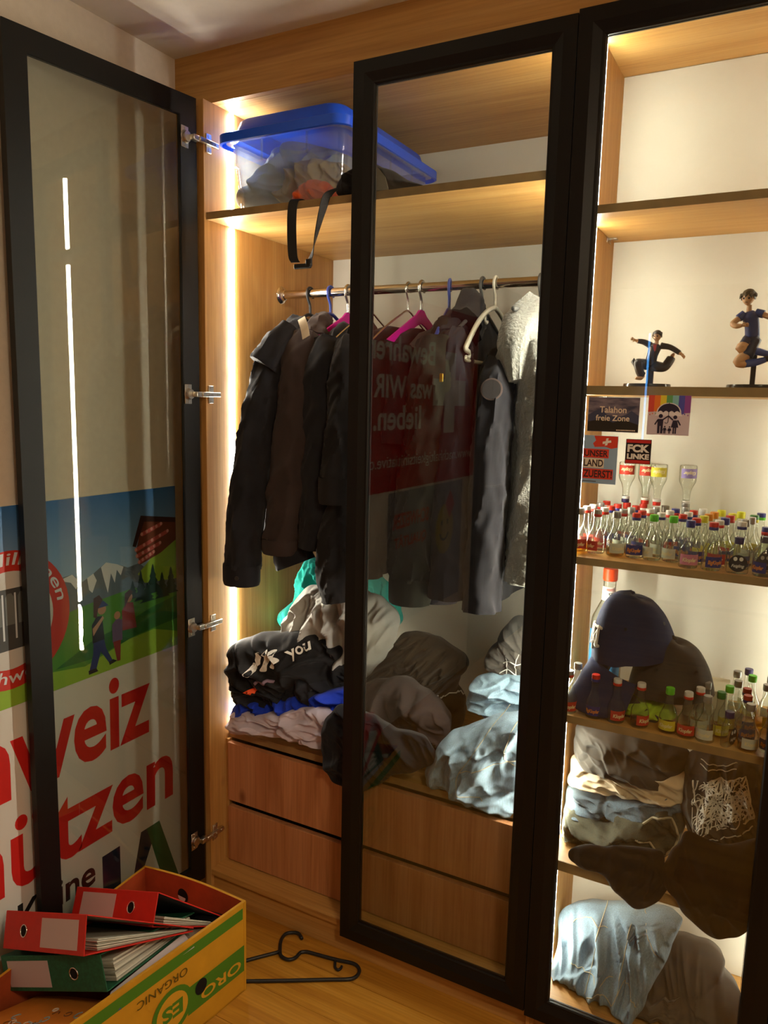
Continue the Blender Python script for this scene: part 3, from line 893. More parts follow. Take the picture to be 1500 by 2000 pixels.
lid = stack([tub_ring(-0.020, SHZ + 0.168), tub_ring(-0.024, SHZ + 0.170), tub_ring(-0.024, SHZ + 0.192), tub_ring(-0.020, SHZ + 0.194), tub_ring(0.004, SHZ + 0.195), tub_ring(0.014, SHZ + 0.230), tub_ring(0.020, SHZ + 0.236), tub_ring(0.05, SHZ + 0.237)], False, True)
sub(sb, 'lid', lid, BLUELID, 'auto', 'bright blue lid')
FAB = {}
def fab(k, *a, **kw):
    if k not in FAB:
        FAB[k] = mat_fabric('fabric_' + k, *a, **kw)
    return FAB[k]
fab('beige', hexc('A89468')); fab('greyblue', hexc('9AA3AA')); fab('orange', hexc('E0602C')); fab('black', hexc('1E1C1C')); fab('black2', hexc('202024')); fab('brownblack', hexc('3A302E'), vary=0.12)
fab('lilac', hexc('C9BCC8'), vary=0.06); fab('royal', hexc('1E3AB8'), vary=0.1); fab('grey', hexc('A9A59C'), vary=0.08); fab('teal', hexc('2FA093'), vary=0.1); fab('brown', hexc('2C2418'), vary=0.15)
fab('denim', hexc('8DA3B4'), vary=0.22, vscale=10, streak=True); fab('denim_l', hexc('98B4C6'), vary=0.12, streak=True); fab('denim_d', hexc('5E6E7C'), vary=0.25, vscale=12, streak=True); fab('olive', hexc('4A4A3E'), vary=0.25, streak=True)
fab('cream', hexc('D8C4A6'), vary=0.06); fab('charcoal', hexc('45423E'), vary=0.15); fab('darkbrown', hexc('20150D')); fab('greybrown', hexc('55504A'), vary=0.12); fab('lime', hexc('B4D23C'), vary=0.1); fab('fleece', hexc('8A8880'), vary=0.15, fleece=True, sheen=0.6)
fab('green', hexc('1B1D15'), vary=0.2); fab('slate', hexc('222127'), vary=0.12); fab('violetgrey', hexc('1F1E23'), vary=0.1); fab('navy', hexc('27304E'), vary=0.12)
THREAD = mat_plain('seam_thread', hexc('B4A88C'), 0.8)
PRINTW = mat_plain('white_print', hexc('E2DDD2'), 0.7)
def heap(name, key, mat, label, cat='clothes', group=None, **kw):
    B = Blob([Vector(p) for p in BLOB[key]], **kw)
    r = empty(name, B.c)
    tag(r, label, cat, group)
    o = B.build('cloth', mat, r)
    o.location = -B.c
    return r, B
def rehome(o, r):
    o.location = -r.location
    return o
heap('folded_shirt', 'box_grey', FAB['greyblue'], 'crumpled grey-blue shirt inside the clear storage tub', tf=0.05, tb=0.10, amp=0.031, seed=2.2, ang=-0.7, fx=8)
heap('folded_shirt', 'box_beige', FAB['beige'], 'rumpled beige shirt in the middle of the clear storage tub', tf=0.05, tb=0.08, amp=0.031, seed=4.7, ang=0.9, fx=10)
heap('folded_shirt', 'box_orange', FAB['orange'], 'small orange cloth at the front of the clear storage tub', tf=0.03, tb=0.04, amp=0.019, seed=8.1, ang=0.3)
# black shoulder bag with hanging strap
bg, BB = heap('shoulder_bag', 'bag', FAB['black'], 'small black shoulder bag with strap hanging over the top shelf edge', 'bag', tf=0.035, tb=0.05, amp=0.008, seed=3.3)
STRAP = mat_plain('black_webbing', (0.012, 0.011, 0.010), 0.75, bump=0.3, bscale=900)
sp = smooth_path([(0.430, 0.03, 2.020), (0.402, 0.012, 2.010), (0.388, 0.000, 1.995), (0.376, -0.006, 1.955), (0.362, -0.010, 1.900), (0.352, -0.010, 1.862), (0.342, -0.012, 1.838)], 6)
sides = []
for i, p in enumerate(sp):
    a = 0.15 + 2.6 * i / (len(sp) - 1)
    sides.append(Vector((math.cos(a), math.sin(a) * 0.9, 0.1)))
rehome(MB().ribbon(sp, 0.024, sides, 0.002).build('strap', STRAP, bg), bg)
sp2 = smooth_path([(0.300, 0.030, 1.9955), (0.292, 0.004, 1.996), (0.288, -0.004, 1.975), (0.289, -0.008, 1.92), (0.294, -0.010, 1.86), (0.304, -0.012, 1.842)], 6)
rehome(MB().ribbon(sp2, 0.024, Vector((1, 0.25, 0)), 0.002).build('strap', STRAP, bg), bg)
rehome(MB().bbox(0.300, 0.350, -0.016, -0.008, 1.826, 1.838, 0.002, 1).bbox(0.336, 0.352, -0.017, -0.007, 1.830, 1.848, 0.002, 1).build('buckle', GASKET, bg), bg)
MB().ribbon(smooth_path([(0.465, 0.012, 2.07), (0.478, 0.012, 2.09), (0.497, 0.014, 2.085), (0.500, 0.016, 2.06)], 5), 0.012, Vector((0.2, 1, 0)), 0.002).build('grab_loop', STRAP, bg).location = -bg.location
TAGM = mat_plain('grey_cloth_tag', hexc('8C877C'), 0.8)
rehome(MB().poly([(0, 0), (0.045, 0), (0.035, 0.03), (0.004, 0.065)], (0.500, 0.012, 1.997), (1, 0.15, 0), (0, 0.1, 1), 0.002).build('tag', TAGM, bg), bg)

# ------------------------------------------------------------------ hangers
def hook_path(x, z_top=RODZ, r=0.019, tail=0.06, flip=1):
    """question-mark hook over the rail, in the y-z plane"""
    cy, cz = RODY, z_top - 0.0045
    pts = []
    for a in range(-35, 200, 15):
        t = math.radians(a)
        pts.append((x, cy - flip * r * math.cos(t) * -1, cz + r * math.sin(t)))
    # pts run from the free tip on one side over the top to the other side, then curl to the neck
    pts += [(x, cy - flip * r * 0.62, cz - r * 1.0), (x, cy - flip * 0.004, cz - r * 1.55), (x, cy, cz - r * 2.1), (x, cy, cz - r * 2.1 - tail)]
    return pts
PLB = mat_plain('black_plastic', (0.018, 0.018, 0.019), 0.35)
PLBL = mat_plain('blue_plastic', (0.045, 0.075, 0.34), 0.3)
PLM = mat_plain('magenta_plastic', (0.62, 0.01, 0.30), 0.4)
PLW = mat_plain('white_plastic', hexc('D8D2BE'), 0.35)
PLG = mat_plain('dark_grey_plastic', (0.07, 0.07, 0.068), 0.4)
def hanger(x, mat, label, style='tube', hookmat=None, w=0.205, rot=0.0):
    hr = 0.0028 if style == 'wire' else 0.0042
    ht = RODZ - 0.0045 + RODR - 0.0
    g = tag(empty('clothes_hanger', (x, RODY, RODZ)), label, 'hanger', 'hangers on the chrome rail')
    zr = RODZ
    r = RODR + hr + 0.0005
    pts = []
    for a in range(-40, 181, 14):
        t = math.radians(a)
        pts.append((0, r * math.cos(t), r * math.sin(t)))
    pts += [(0, -r * 0.92, -r * 0.6), (0, -r * 0.45, -r * 1.35), (0, -0.002, -r * 2.0), (0, 0, -r * 2.9), (0, 0, -0.062)]
    MB().tube(smooth_path(pts, 3), hr, 8).build('hook', hookmat or mat, g, True)
    zs = -0.062
    if style in ('tube', 'wire'):
        ar = hr if style == 'wire' else 0.0052
        pth = smooth_path([(0, 0, zs), (0, 0.05, zs - 0.018), (0, 0.12, zs - 0.050), (0, w, zs - 0.098), (0, w + 0.006, zs - 0.110), (0, w - 0.008, zs - 0.116), (0, 0.1, zs - 0.117), (0, -0.1, zs - 0.117), (0, -w + 0.008, zs - 0.116), (0, -w - 0.006, zs - 0.110), (0, -w, zs - 0.098), (0, -0.12, zs - 0.050), (0, -0.05, zs - 0.018)], 5, closed=True)
        MB().tube(pth, ar, 8, closed=True).build('frame', mat, g, True)
    elif style == 'notch':
        top = smooth_path([(0, 0, zs), (0, 0.06, zs - 0.016), (0, 0.13, zs - 0.052), (0, w, zs - 0.112), (0, w + 0.004, zs - 0.124), (0, w - 0.012, zs - 0.128)], 5)
        top2 = [(p[0], -p[1], p[2]) for p in top]
        mb = MB().tube(top, 0.0065, 8).tube(top2, 0.0065, 8)
        mb.tube([(0, w - 0.012, zs - 0.150), (0, -w + 0.012, zs - 0.150)], 0.0048, 8)
        for s_ in (1, -1):
            c = [(0, s_ * (w - 0.012), zs - 0.128), (0, s_ * (w - 0.022), zs - 0.134), (0, s_ * (w - 0.016), zs - 0.143), (0, s_ * (w + 0.002), zs - 0.141), (0, s_ * (w + 0.004), zs - 0.149), (0, s_ * (w - 0.012), zs - 0.150)]
            mb.tube(smooth_path(c, 4), 0.0042, 8)
        # trouser hook near the neck
        mb.tube(smooth_path([(0, -0.075, zs - 0.022), (0, -0.076, zs - 0.040), (0, -0.066, zs - 0.048), (0, -0.056, zs - 0.042)], 4), 0.0035, 8)
        mb.build('frame', mat, g, True)
    elif style == 'velvet':
        out = [(-0.012, 0), (0.012, 0), (0.03, -0.014), (w, -0.098), (w + 0.004, -0.112), (w - 0.012, -0.116), (0.03, -0.045), (0.0, -0.036), (-0.03, -0.045), (-w + 0.012, -0.116), (-w - 0.004, -0.112), (-w, -0.098), (-0.03, -0.014)]
        MB().poly([(a, b + zs) for a, b in out], (0.003, 0, 0), (0, 1, 0), (0, 0, 1), 0.006).build('frame', mat, g)
        MB().tube([(0, w - 0.004, zs - 0.112), (0, -w + 0.004, zs - 0.112)], 0.003, 8).build('bar', mat, g, True)
    elif style == 'clip':
        MB().bbox(-0.004, 0.004, -0.02, 0.02, zs - 0.035, zs, 0.003, 1).tube([(0, -w, zs - 0.03), (0, 0, zs - 0.012), (0, w, zs - 0.03)], 0.006, 8).build('frame', mat, g, True)
    if rot:
        g.rotation_euler = (0, 0, rot)
    return g
hanger(0.108, PLB, 'black plastic hanger, leftmost on the chrome rail')
hanger(0.181, PLBL, 'blue plastic hanger, second from the left on the chrome rail')
hanger(0.242, PLM, 'magenta hanger with wire hook, third from the left on the rail', 'velvet', WIRE)
hanger(0.319, WIRE, 'steel wire hanger just right of the closed door stile', 'wire')
hanger(0.440, WIRE, 'steel wire hanger, left one of the close wire pair', 'wire')
hanger(0.482, PLM, 'magenta hanger with wire hook showing at a shirt neck', 'velvet', WIRE)
hanger(0.566, PLBL, 'blue plastic hanger in the middle of the rail behind glass', rot=0.25)
hanger(0.662, PLG, 'dark grey plastic hanger beside the white one')
hanger(0.699, PLW, 'empty white plastic hanger with notched ends', 'notch', w=0.205, rot=0.04)
hanger(0.822, PLG, 'dark grey clip hanger at the right end of the rail', 'clip')

# ------------------------------------------------------------------ hanging garments
def garment(name, label, x, yc, mat, levels, sleeves=(), collar=None, seed=1.0, cat='jacket', amp=0.012, extra=None, sl_wr=0.10):
    levels = [(z - 0.030 if z > 1.6 else z, a, b, c, d) for z, a, b, c, d in levels]
    sleeves = [[(p[0], p[1], p[2] - 0.022 if p[2] > 1.6 else p[2], p[3], p[4]) for p in sl] for sl in sleeves]
    collar = [(p[0], p[1], p[2] - 0.055, p[3] * 0.8, p[4] * 0.8) for p in collar] if collar else None
    r = tag(empty(name, (x, yc, levels[-1][0])), label, cat, 'clothes hanging on the rail')
    b = cloth_body('body', x, yc, levels, mat, r, seed, amp)
    b.location = -r.location
    for i, sl in enumerate(sleeves):
        o = cloth_tube('sleeve', sl, mat, r, seed + 2.7 * (i + 1), wr=sl_wr)
        o.location = -r.location
    if collar:
        o = cloth_tube('collar', collar, mat, r, seed + 9, wr=0.12, m=14)
        o.location = -r.location
    return r
def cuff(parent, p, ra, rb, h, mat, name='cuff', nrib=0):
    n = 32
    v, f = [], []
    for j, (dz, s_) in enumerate(((0, 1.04), (-h * 0.15, 1.06), (-h * 0.85, 1.05), (-h, 1.0), (-h, 0.86), (-h * 0.3, 0.84))):
        for k in range(n):
            a = 2 * math.pi * k / n
            q = s_ * (1 + (0.02 * math.cos(a * nrib) if nrib else 0))
            v.append((p[0] + ra * q * math.cos(a), p[1] + rb * q * math.sin(a), p[2] + dz))
    for j in range(5):
        for k in range(n):
            f.append((j * n + k, j * n + (k + 1) % n, (j + 1) * n + (k + 1) % n, (j + 1) * n + k))
    o = MB().add(v, f).build(name, mat, parent, 'auto')
    o.location = -parent.location
    return o
# 1: black coat, long sleeve hanging out in front of the LED strip
SB = lambda z, hy, hx, dx=0.0, dy=0.0: (z, hy, hx, dx, dy)
g1 = garment('hanging_coat', 'black coat at the left end of the rail, its long sleeve reaching lowest', 0.105, 0.345, FAB['black2'],
    [SB(1.750, 0.055, 0.030), SB(1.735, 0.11, 0.04), SB(1.69, 0.19, 0.05), SB(1.60, 0.205, 0.055), SB(1.40, 0.20, 0.06), SB(1.15, 0.205, 0.06), SB(1.06, 0.205, 0.06)],
    [[(0.150, 0.160, 1.685, 0.055, 0.055), (0.150, 0.115, 1.58, 0.058, 0.058), (0.125, 0.075, 1.42, 0.055, 0.055), (0.100, 0.050, 1.20, 0.053, 0.050), (0.090, 0.040, 1.03, 0.052, 0.045)]],
    [(0.105, 0.30, 1.765, 0.045, 0.06), (0.11, 0.27, 1.745, 0.05, 0.07), (0.115, 0.23, 1.715, 0.055, 0.06)], seed=1.3)
cuff(g1, (0.089, 0.039, 1.042), 0.053, 0.045, 0.058, FAB['black2'])
rehome(MB().tube([(0.110, -0.008, 1.012), (0.111, -0.0105, 1.012)], 0.006, 12).build('button', PLB, g1), g1)
yk = cloth_tube('shoulder_flap', [(0.175, 0.165, 1.675, 0.035, 0.06), (0.165, 0.120, 1.625, 0.045, 0.07), (0.145, 0.095, 1.580, 0.052, 0.066)], FAB['black2'], g1, 4.4, m=12)
rehome(yk, g1)
# 2: dark brown jacket with beige collar tab
g2 = garment('hanging_jacket', 'dark brown jacket with a beige strip at its collar', 0.165, 0.345, FAB['brownblack'],
    [SB(1.752, 0.055, 0.028), SB(1.735, 0.12, 0.035), SB(1.69, 0.20, 0.045), SB(1.55, 0.21, 0.05), SB(1.30, 0.205, 0.05), SB(1.10, 0.205, 0.05)],
    [[(0.225, 0.165, 1.690, 0.05, 0.05), (0.232, 0.125, 1.60, 0.058, 0.055), (0.228, 0.10, 1.42, 0.058, 0.055), (0.212, 0.09, 1.25, 0.058, 0.05), (0.196, 0.085, 1.115, 0.055, 0.05)]],
    [(0.18, 0.31, 1.770, 0.045, 0.06), (0.20, 0.26, 1.745, 0.05, 0.07), (0.225, 0.20, 1.710, 0.05, 0.06)], seed=2.9)
cuff(g2, (0.196, 0.085, 1.120), 0.056, 0.05, 0.042, FAB['brownblack'])
TABM = mat_plain('beige_cotton_tab', hexc('C6B79A'), 0.85)
rehome(MB().ribbon(smooth_path([(0.232, 0.120, 1.722), (0.252, 0.095, 1.712), (0.268, 0.082, 1.692), (0.276, 0.078, 1.668)], 5), 0.022, Vector((0.8, 0.3, 0.5)), 0.003).build('collar_strip', TABM, g2), g2)
# lining hem below the sleeve
rehome(cloth_tube('lining_hem', [(0.20, 0.12, 1.12, 0.05, 0.06), (0.215, 0.11, 1.07, 0.055, 0.06), (0.225, 0.11, 1.045, 0.055, 0.055)], FAB['black2'], g2, 8.4, m=10), g2)
# 3: black hoodie
g3 = garment('hanging_hoodie', 'plain black hoodie hanging right of the dark brown jacket', 0.235, 0.345, FAB['black2'],
    [SB(1.735, 0.06, 0.03), SB(1.715, 0.13, 0.038), SB(1.66, 0.21, 0.045), SB(1.45, 0.21, 0.05), SB(1.20, 0.21, 0.05), SB(1.08, 0.205, 0.048)],
    [[(0.30, 0.165, 1.665, 0.055, 0.055), (0.310, 0.125, 1.58, 0.06, 0.055), (0.312, 0.11, 1.40, 0.055, 0.05), (0.305, 0.105, 1.22, 0.05, 0.048), (0.298, 0.10, 1.10, 0.045, 0.045)]],
    [(0.26, 0.32, 1.735, 0.05, 0.06), (0.285, 0.26, 1.715, 0.055, 0.075), (0.305, 0.20, 1.68, 0.055, 0.06)], seed=4.1)
# 4: black jacket, cuffed sleeve beside the door stile
g4 = garment('hanging_jacket', 'black jacket with ribbed sleeve cuff beside the closed door stile', 0.305, 0.345, FAB['black'],
    [SB(1.735, 0.06, 0.03), SB(1.715, 0.13, 0.038), SB(1.66, 0.20, 0.045), SB(1.45, 0.21, 0.05), SB(1.15, 0.21, 0.05), SB(1.0, 0.205, 0.05)],
    [[(0.372, 0.155, 1.665, 0.045, 0.05), (0.388, 0.110, 1.58, 0.05, 0.05), (0.388, 0.085, 1.42, 0.048, 0.045), (0.380, 0.07, 1.30, 0.042, 0.04)],
     [(0.40, 0.12, 1.25, 0.05, 0.06), (0.372, 0.10, 1.13, 0.052, 0.06), (0.368, 0.095, 1.03, 0.05, 0.055), (0.378, 0.095, 0.965, 0.047, 0.05)]],
    [(0.33, 0.31, 1.735, 0.05, 0.06), (0.36, 0.24, 1.715, 0.05, 0.07), (0.378, 0.17, 1.675, 0.05, 0.055)], seed=5.6)
cuff(g4, (0.378, 0.068, 1.305), 0.042, 0.04, 0.07, FAB['black'], nrib=16)
# behind the smoked glass
g5 = garment('hanging_sweater', 'dark sweater behind glass just right of the door stile', 0.40, 0.345, FAB['black'],
    [SB(1.742, 0.06, 0.03), SB(1.722, 0.13, 0.045), SB(1.67, 0.21, 0.055), SB(1.45, 0.215, 0.06), SB(1.15, 0.21, 0.06), SB(1.03, 0.21, 0.058)],
    [[(0.47, 0.16, 1.665, 0.05, 0.055), (0.48, 0.13, 1.55, 0.05, 0.055), (0.475, 0.13, 1.35, 0.048, 0.05), (0.455, 0.12, 1.12, 0.045, 0.05), (0.45, 0.12, 1.04, 0.042, 0.045)]], seed=6.2, cat='sweater')
g6 = garment('hanging_shirt', 'black shirt hanging on the magenta hanger behind glass', 0.482, 0.345, FAB['black2'],
    [SB(1.735, 0.07, 0.02), SB(1.715, 0.13, 0.028), SB(1.665, 0.20, 0.035), SB(1.45, 0.205, 0.04), SB(1.2, 0.205, 0.04), SB(1.1, 0.20, 0.04)],
    [[(0.52, 0.15, 1.66, 0.04, 0.05), (0.53, 0.13, 1.55, 0.04, 0.05), (0.53, 0.13, 1.40, 0.04, 0.05)]], seed=7.4, cat='shirt')
g7 = garment('hanging_bomber_jacket', 'dark green jacket with ribbed cuff and gold zip pull behind glass', 0.555, 0.345, FAB['green'],
    [SB(1.735, 0.06, 0.03), SB(1.72, 0.12, 0.04), SB(1.67, 0.20, 0.05), SB(1.45, 0.21, 0.055), SB(1.2, 0.21, 0.055), SB(1.07, 0.205, 0.05)],
    [[(0.615, 0.16, 1.670, 0.05, 0.055), (0.628, 0.12, 1.56, 0.055, 0.055), (0.622, 0.10, 1.38, 0.055, 0.055), (0.605, 0.095, 1.20, 0.06, 0.055), (0.598, 0.095, 1.10, 0.058, 0.052), (0.594, 0.095, 1.055, 0.052, 0.048)]],
    [(0.58, 0.31, 1.745, 0.045, 0.06), (0.60, 0.25, 1.73, 0.05, 0.07), (0.615, 0.19, 1.69, 0.05, 0.055)], seed=8.8, sl_wr=0.14)
cuff(g7, (0.594, 0.095, 1.062), 0.054, 0.048, 0.07, FAB['green'], nrib=20)
GOLD = mat_plain('gold_zip_pull', (0.75, 0.5, 0.08), 0.35, metal=0.9)
rehome(MB().bbox(0.672, 0.682, 0.060, 0.064, 1.555, 1.575, 0.0015, 1).build('zip_pull', GOLD, g7), g7)
g8 = garment('hanging_parka', 'long slate grey hooded parka behind the empty white hanger', 0.622, 0.355, FAB['slate'],
    [SB(1.795, 0.05, 0.025), SB(1.780, 0.09, 0.04), SB(1.72, 0.17, 0.045), SB(1.5, 0.20, 0.05), SB(1.2, 0.21, 0.055), SB(1.0, 0.205, 0.055), SB(0.975, 0.20, 0.053)],
    [[(0.655, 0.21, 1.680, 0.035, 0.05), (0.672, 0.155, 1.60, 0.040, 0.05), (0.690, 0.115, 1.40, 0.045, 0.052), (0.698, 0.105, 1.20, 0.048, 0.052), (0.702, 0.10, 1.02, 0.048, 0.05)]],
    [(0.645, 0.335, 1.815, 0.030, 0.04), (0.652, 0.30, 1.802, 0.050, 0.075), (0.655, 0.25, 1.755, 0.055, 0.075)], seed=9.5)
BADGE = mat_plain('dark_rubber_badge', hexc('2A2628'), 0.6)
BADGE2 = mat_plain('badge_rim', hexc('5E4E4A'), 0.6)
def disc(c, r, nrm, mb, th=0.002, n=28, yx=1.0):
    c, nrm = Vector(c), Vector(nrm).normalized()
    u = nrm.cross(Vector((0, 0, 1))).normalized()
    v_ = u.cross(nrm)
    A = [c + u * (r * yx * math.cos(2 * math.pi * k / n)) + v_ * (r * math.sin(2 * math.pi * k / n)) for k in range(n)]
    B = [q + nrm * th for q in A]
    mb.add(A + B, [(k, (k + 1) % n, (k + 1) % n + n, k + n) for k in range(n)] + [tuple(range(n))[::-1], tuple(range(n, 2 * n))])
    return mb
g9 = garment('hanging_jacket', 'violet grey jacket with round sleeve badge beside the fleece coat', 0.742, 0.37, FAB['violetgrey'],
    [SB(1.690, 0.06, 0.02), SB(1.675, 0.12, 0.03), SB(1.63, 0.19, 0.035), SB(1.5, 0.205, 0.04), SB(1.2, 0.21, 0.045), SB(0.99, 0.21, 0.045)],
    [[(0.775, 0.19, 1.610, 0.035, 0.05), (0.786, 0.145, 1.54, 0.042, 0.05), (0.790, 0.115, 1.38, 0.045, 0.052), (0.788, 0.11, 1.18, 0.046, 0.052), (0.782, 0.108, 1.00, 0.046, 0.05)]], seed=10.7)
bdg = rehome(disc((0.796, 0.088, 1.540), 0.026, (0.30, -1, 0), MB(), 0.004).build('badge', BADGE2, g9), g9)
o = disc((0.797, 0.0835, 1.540), 0.0225, (0.30, -1, 0), MB(), 0.002).build('badge_field', BADGE, bdg)
g10 = garment('hanging_fleece_coat', 'light grey fluffy fleece coat at the right end of the rail', 0.865, 0.355, FAB['fleece'],
    [SB(1.765, 0.06, 0.030), SB(1.745, 0.11, 0.045), SB(1.69, 0.18, 0.055), SB(1.5, 0.20, 0.06), SB(1.25, 0.20, 0.06), SB(1.06, 0.20, 0.06)],
    [[(0.872, 0.19, 1.66, 0.055, 0.06), (0.888, 0.165, 1.55, 0.052, 0.05), (0.894, 0.155, 1.38, 0.050, 0.05), (0.890, 0.150, 1.2, 0.052, 0.05), (0.882, 0.145, 1.075, 0.054, 0.048)]],
    [(0.835, 0.31, 1.790, 0.035, 0.04), (0.832, 0.25, 1.775, 0.062, 0.070), (0.828, 0.19, 1.735, 0.070, 0.070), (0.832, 0.155, 1.675, 0.055, 0.05), (0.842, 0.14, 1.615, 0.028, 0.025)], seed=12.1)
# ------------------------------------------------------------------ heap of clothes on the drawer unit
heap('sweatshirt', 'lilac_cloth', FAB['lilac'], 'pale lilac sweatshirt at the bottom left of the clothes heap', tf=0.035, tb=0.12, amp=0.025, seed=1.7, ang=1.3, fx=12, fz=4)
heap('t_shirt', 'blue_cloth', FAB['royal'], 'royal blue shirt squeezed above the lilac sweatshirt', tf=0.03, tb=0.12, amp=0.025, seed=3.9, ang=1.1, fx=10)
heap('sweater', 'black_under', FAB['black2'], 'black sweater with orange flame patch under the printed hoodie', tf=0.065, tb=0.10, amp=0.023, seed=5.3, ang=0.9)
r_, B_ = heap('printed_hoodie', 'printed_sweater', FAB['black'], 'black hoodie with white lettering on the left of the heap', tf=0.07, tb=0.10, amp=0.028, seed=6.6, ang=0.7, fx=8)
def on_blob(B, v2, f, name, mat, parent, o, rot, lift=0.003):
    c_, s_ = math.cos(rot), math.sin(rot)
    pts = [(o[0] + a * c_ - b * s_, o[1] + a * s_ + b * c_) for a, b in v2]
    V = [B.at(x, z, lift) for x, z in pts]
    me = bpy.data.meshes.new(name)
    me.from_pydata([tuple(q) for q in V], [], f)
    me.materials.append(mat)
    ob = bpy.data.objects.new(name, me)
    COL.objects.link(ob)
    ob.parent = parent
    ob.location = -parent.location
    return ob
for pts in ([(0.0, 0.0), (0.012, 0.026), (0.020, 0.020), (0.026, 0.048), (0.040, 0.052), (0.036, 0.022), (0.026, 0.014), (0.014, -0.006)], [(0.030, 0.000), (0.044, 0.020), (0.050, 0.050), (0.066, 0.054), (0.062, 0.030), (0.052, 0.012), (0.050, -0.004)], [(0.060, 0.006), (0.070, 0.020), (0.076, 0.050), (0.092, 0.048), (0.084, 0.034), (0.094, 0.018), (0.082, 0.012), (0.074, -0.002)]):
    dense = [(q.x, q.y) for q in smooth_path([(a, b, 0) for a, b in pts], 4, closed=True)]
    cx_ = (sum(q[0] for q in dense) / len(dense), sum(q[1] for q in dense) / len(dense))
    ring2 = [((a + cx_[0]) / 2, (b + cx_[1]) / 2) for a, b in dense]
    n_ = len(dense)
    on_blob(B_, dense + ring2 + [cx_], [(k, (k + 1) % n_, n_ + (k + 1) % n_, n_ + k) for k in range(n_)] + [(n_ + k, n_ + (k + 1) % n_, 2 * n_) for k in range(n_)], 'print', PRINTW, r_, (0.112, 0.722), 0.30, 0.004)
v2, f2 = fit_text('you', 0, 0.055, 0, 0.035, bold=0.02)
on_blob(B_, v2, f2, 'lettering', PRINTW, r_, (0.225, 0.762), 0.5, 0.004)
mbp = MB()
B_.seam(mbp, [(0.125, 0.690), (0.138, 0.700), (0.150, 0.692), (0.165, 0.706), (0.182, 0.702)], 0.005)
rehome(mbp.build('print', mat_plain('faded_print', hexc('8A7486'), 0.8), r_, True), r_)
FLAME = mat_plain('orange_print', hexc('E0501C'), 0.7)
fl_ = [(0, 0.004), (0.012, 0.010), (0.024, 0.013), (0.036, 0.024), (0.040, 0.014), (0.034, 0.006), (0.030, 0.004), (0.026, -0.004), (0.021, 0.0), (0.016, -0.006), (0.011, -0.001), (0.005, -0.005)]
on_blob(B_, fl_, [tuple(range(len(fl_)))], 'flame_patch', FLAME, r_, (0.095, 0.658), 0.15, 0.006)
heap('sweatshirt', 'grey_sweat', FAB['grey'], 'light grey crumpled sweatshirt on top of the heap', tf=0.085, tb=0.08, amp=0.037, seed=7.7, ang=-0.6, fx=9)
heap('t_shirt', 'teal_shirt', FAB['teal'], 'teal shirt behind the light grey sweatshirt', tf=0.06, tb=0.06, amp=0.031, seed=8.9, ang=0.2)
r_, B_ = heap('hoodie', 'brown_hoodie', FAB['brown'], 'dark brown hoodie in the middle of the heap behind glass', tf=0.10, tb=0.10, amp=0.039, seed=9.2, ang=-0.8)
sc_ = []
for i in range(3):
    th = [(0.000 + 0.022 * i, 0.0), (0.008 + 0.022 * i, 0.006), (0.016 + 0.022 * i, -0.004), (0.022 + 0.022 * i, 0.004)]
    sc_.append(th)
mbp = MB()
for th in sc_:
    mbp.tube([B_.at(0.575 + a, 0.655 + b, 0.002) for a, b in th], 0.0022, 5)
rehome(mbp.build('print', PRINTW, r_), r_)
heap('jacket', 'black_jacket', FAB['brownblack'], 'black jacket lying crumpled behind the closed glass door', tf=0.07, tb=0.10, amp=0.039, seed=11.3, ang=0.4, fx=8)
heap('trousers', 'black_drape', FAB['black2'], 'black trousers sliding over the front edge of the drawers', tf=0.024, tb=0.06, amp=0.019, seed=12.4, ang=1.0, fx=9)
r_, B_ = heap('denim_jacket', 'denim_jacket', FAB['denim'], 'light blue denim jacket bunched at the right end of the heap', tf=0.075, tb=0.10, amp=0.028, seed=13.5, ang=-0.5, fx=8)
mbs = MB()
for k in ('denim_seams1', 'denim_seams2', 'denim_seams3'):
    B_.seam(mbs, SEAM[k], 0.0011)
rehome(mbs.build('stitching', THREAD, r_, True), r_)
heap('jeans', 'light_jeans', FAB['denim_l'], 'folded pale blue jeans on top of the bunched denim jacket', tf=0.06, tb=0.08, amp=0.022, seed=14.6, ang=1.4, fx=12)
r_, B_ = heap('cap', 'black_cap_l', FAB['charcoal'], 'dark cap with white web print on the pale jeans', 'cap', tf=0.06, tb=0.06, amp=0.012, seed=15.7, ang=0.9)
mbs = MB()
for pts in ([(0.80, 0.80), (0.825, 0.815), (0.85, 0.80), (0.875, 0.82)], [(0.81, 0.83), (0.83, 0.84), (0.85, 0.835), (0.87, 0.845)], [(0.815, 0.79), (0.82, 0.82), (0.815, 0.85)], [(0.845, 0.79), (0.845, 0.825), (0.85, 0.86)]):
    B_.seam(mbs, pts, 0.0014)
rehome(mbs.build('print', PRINTW, r_, True), r_)
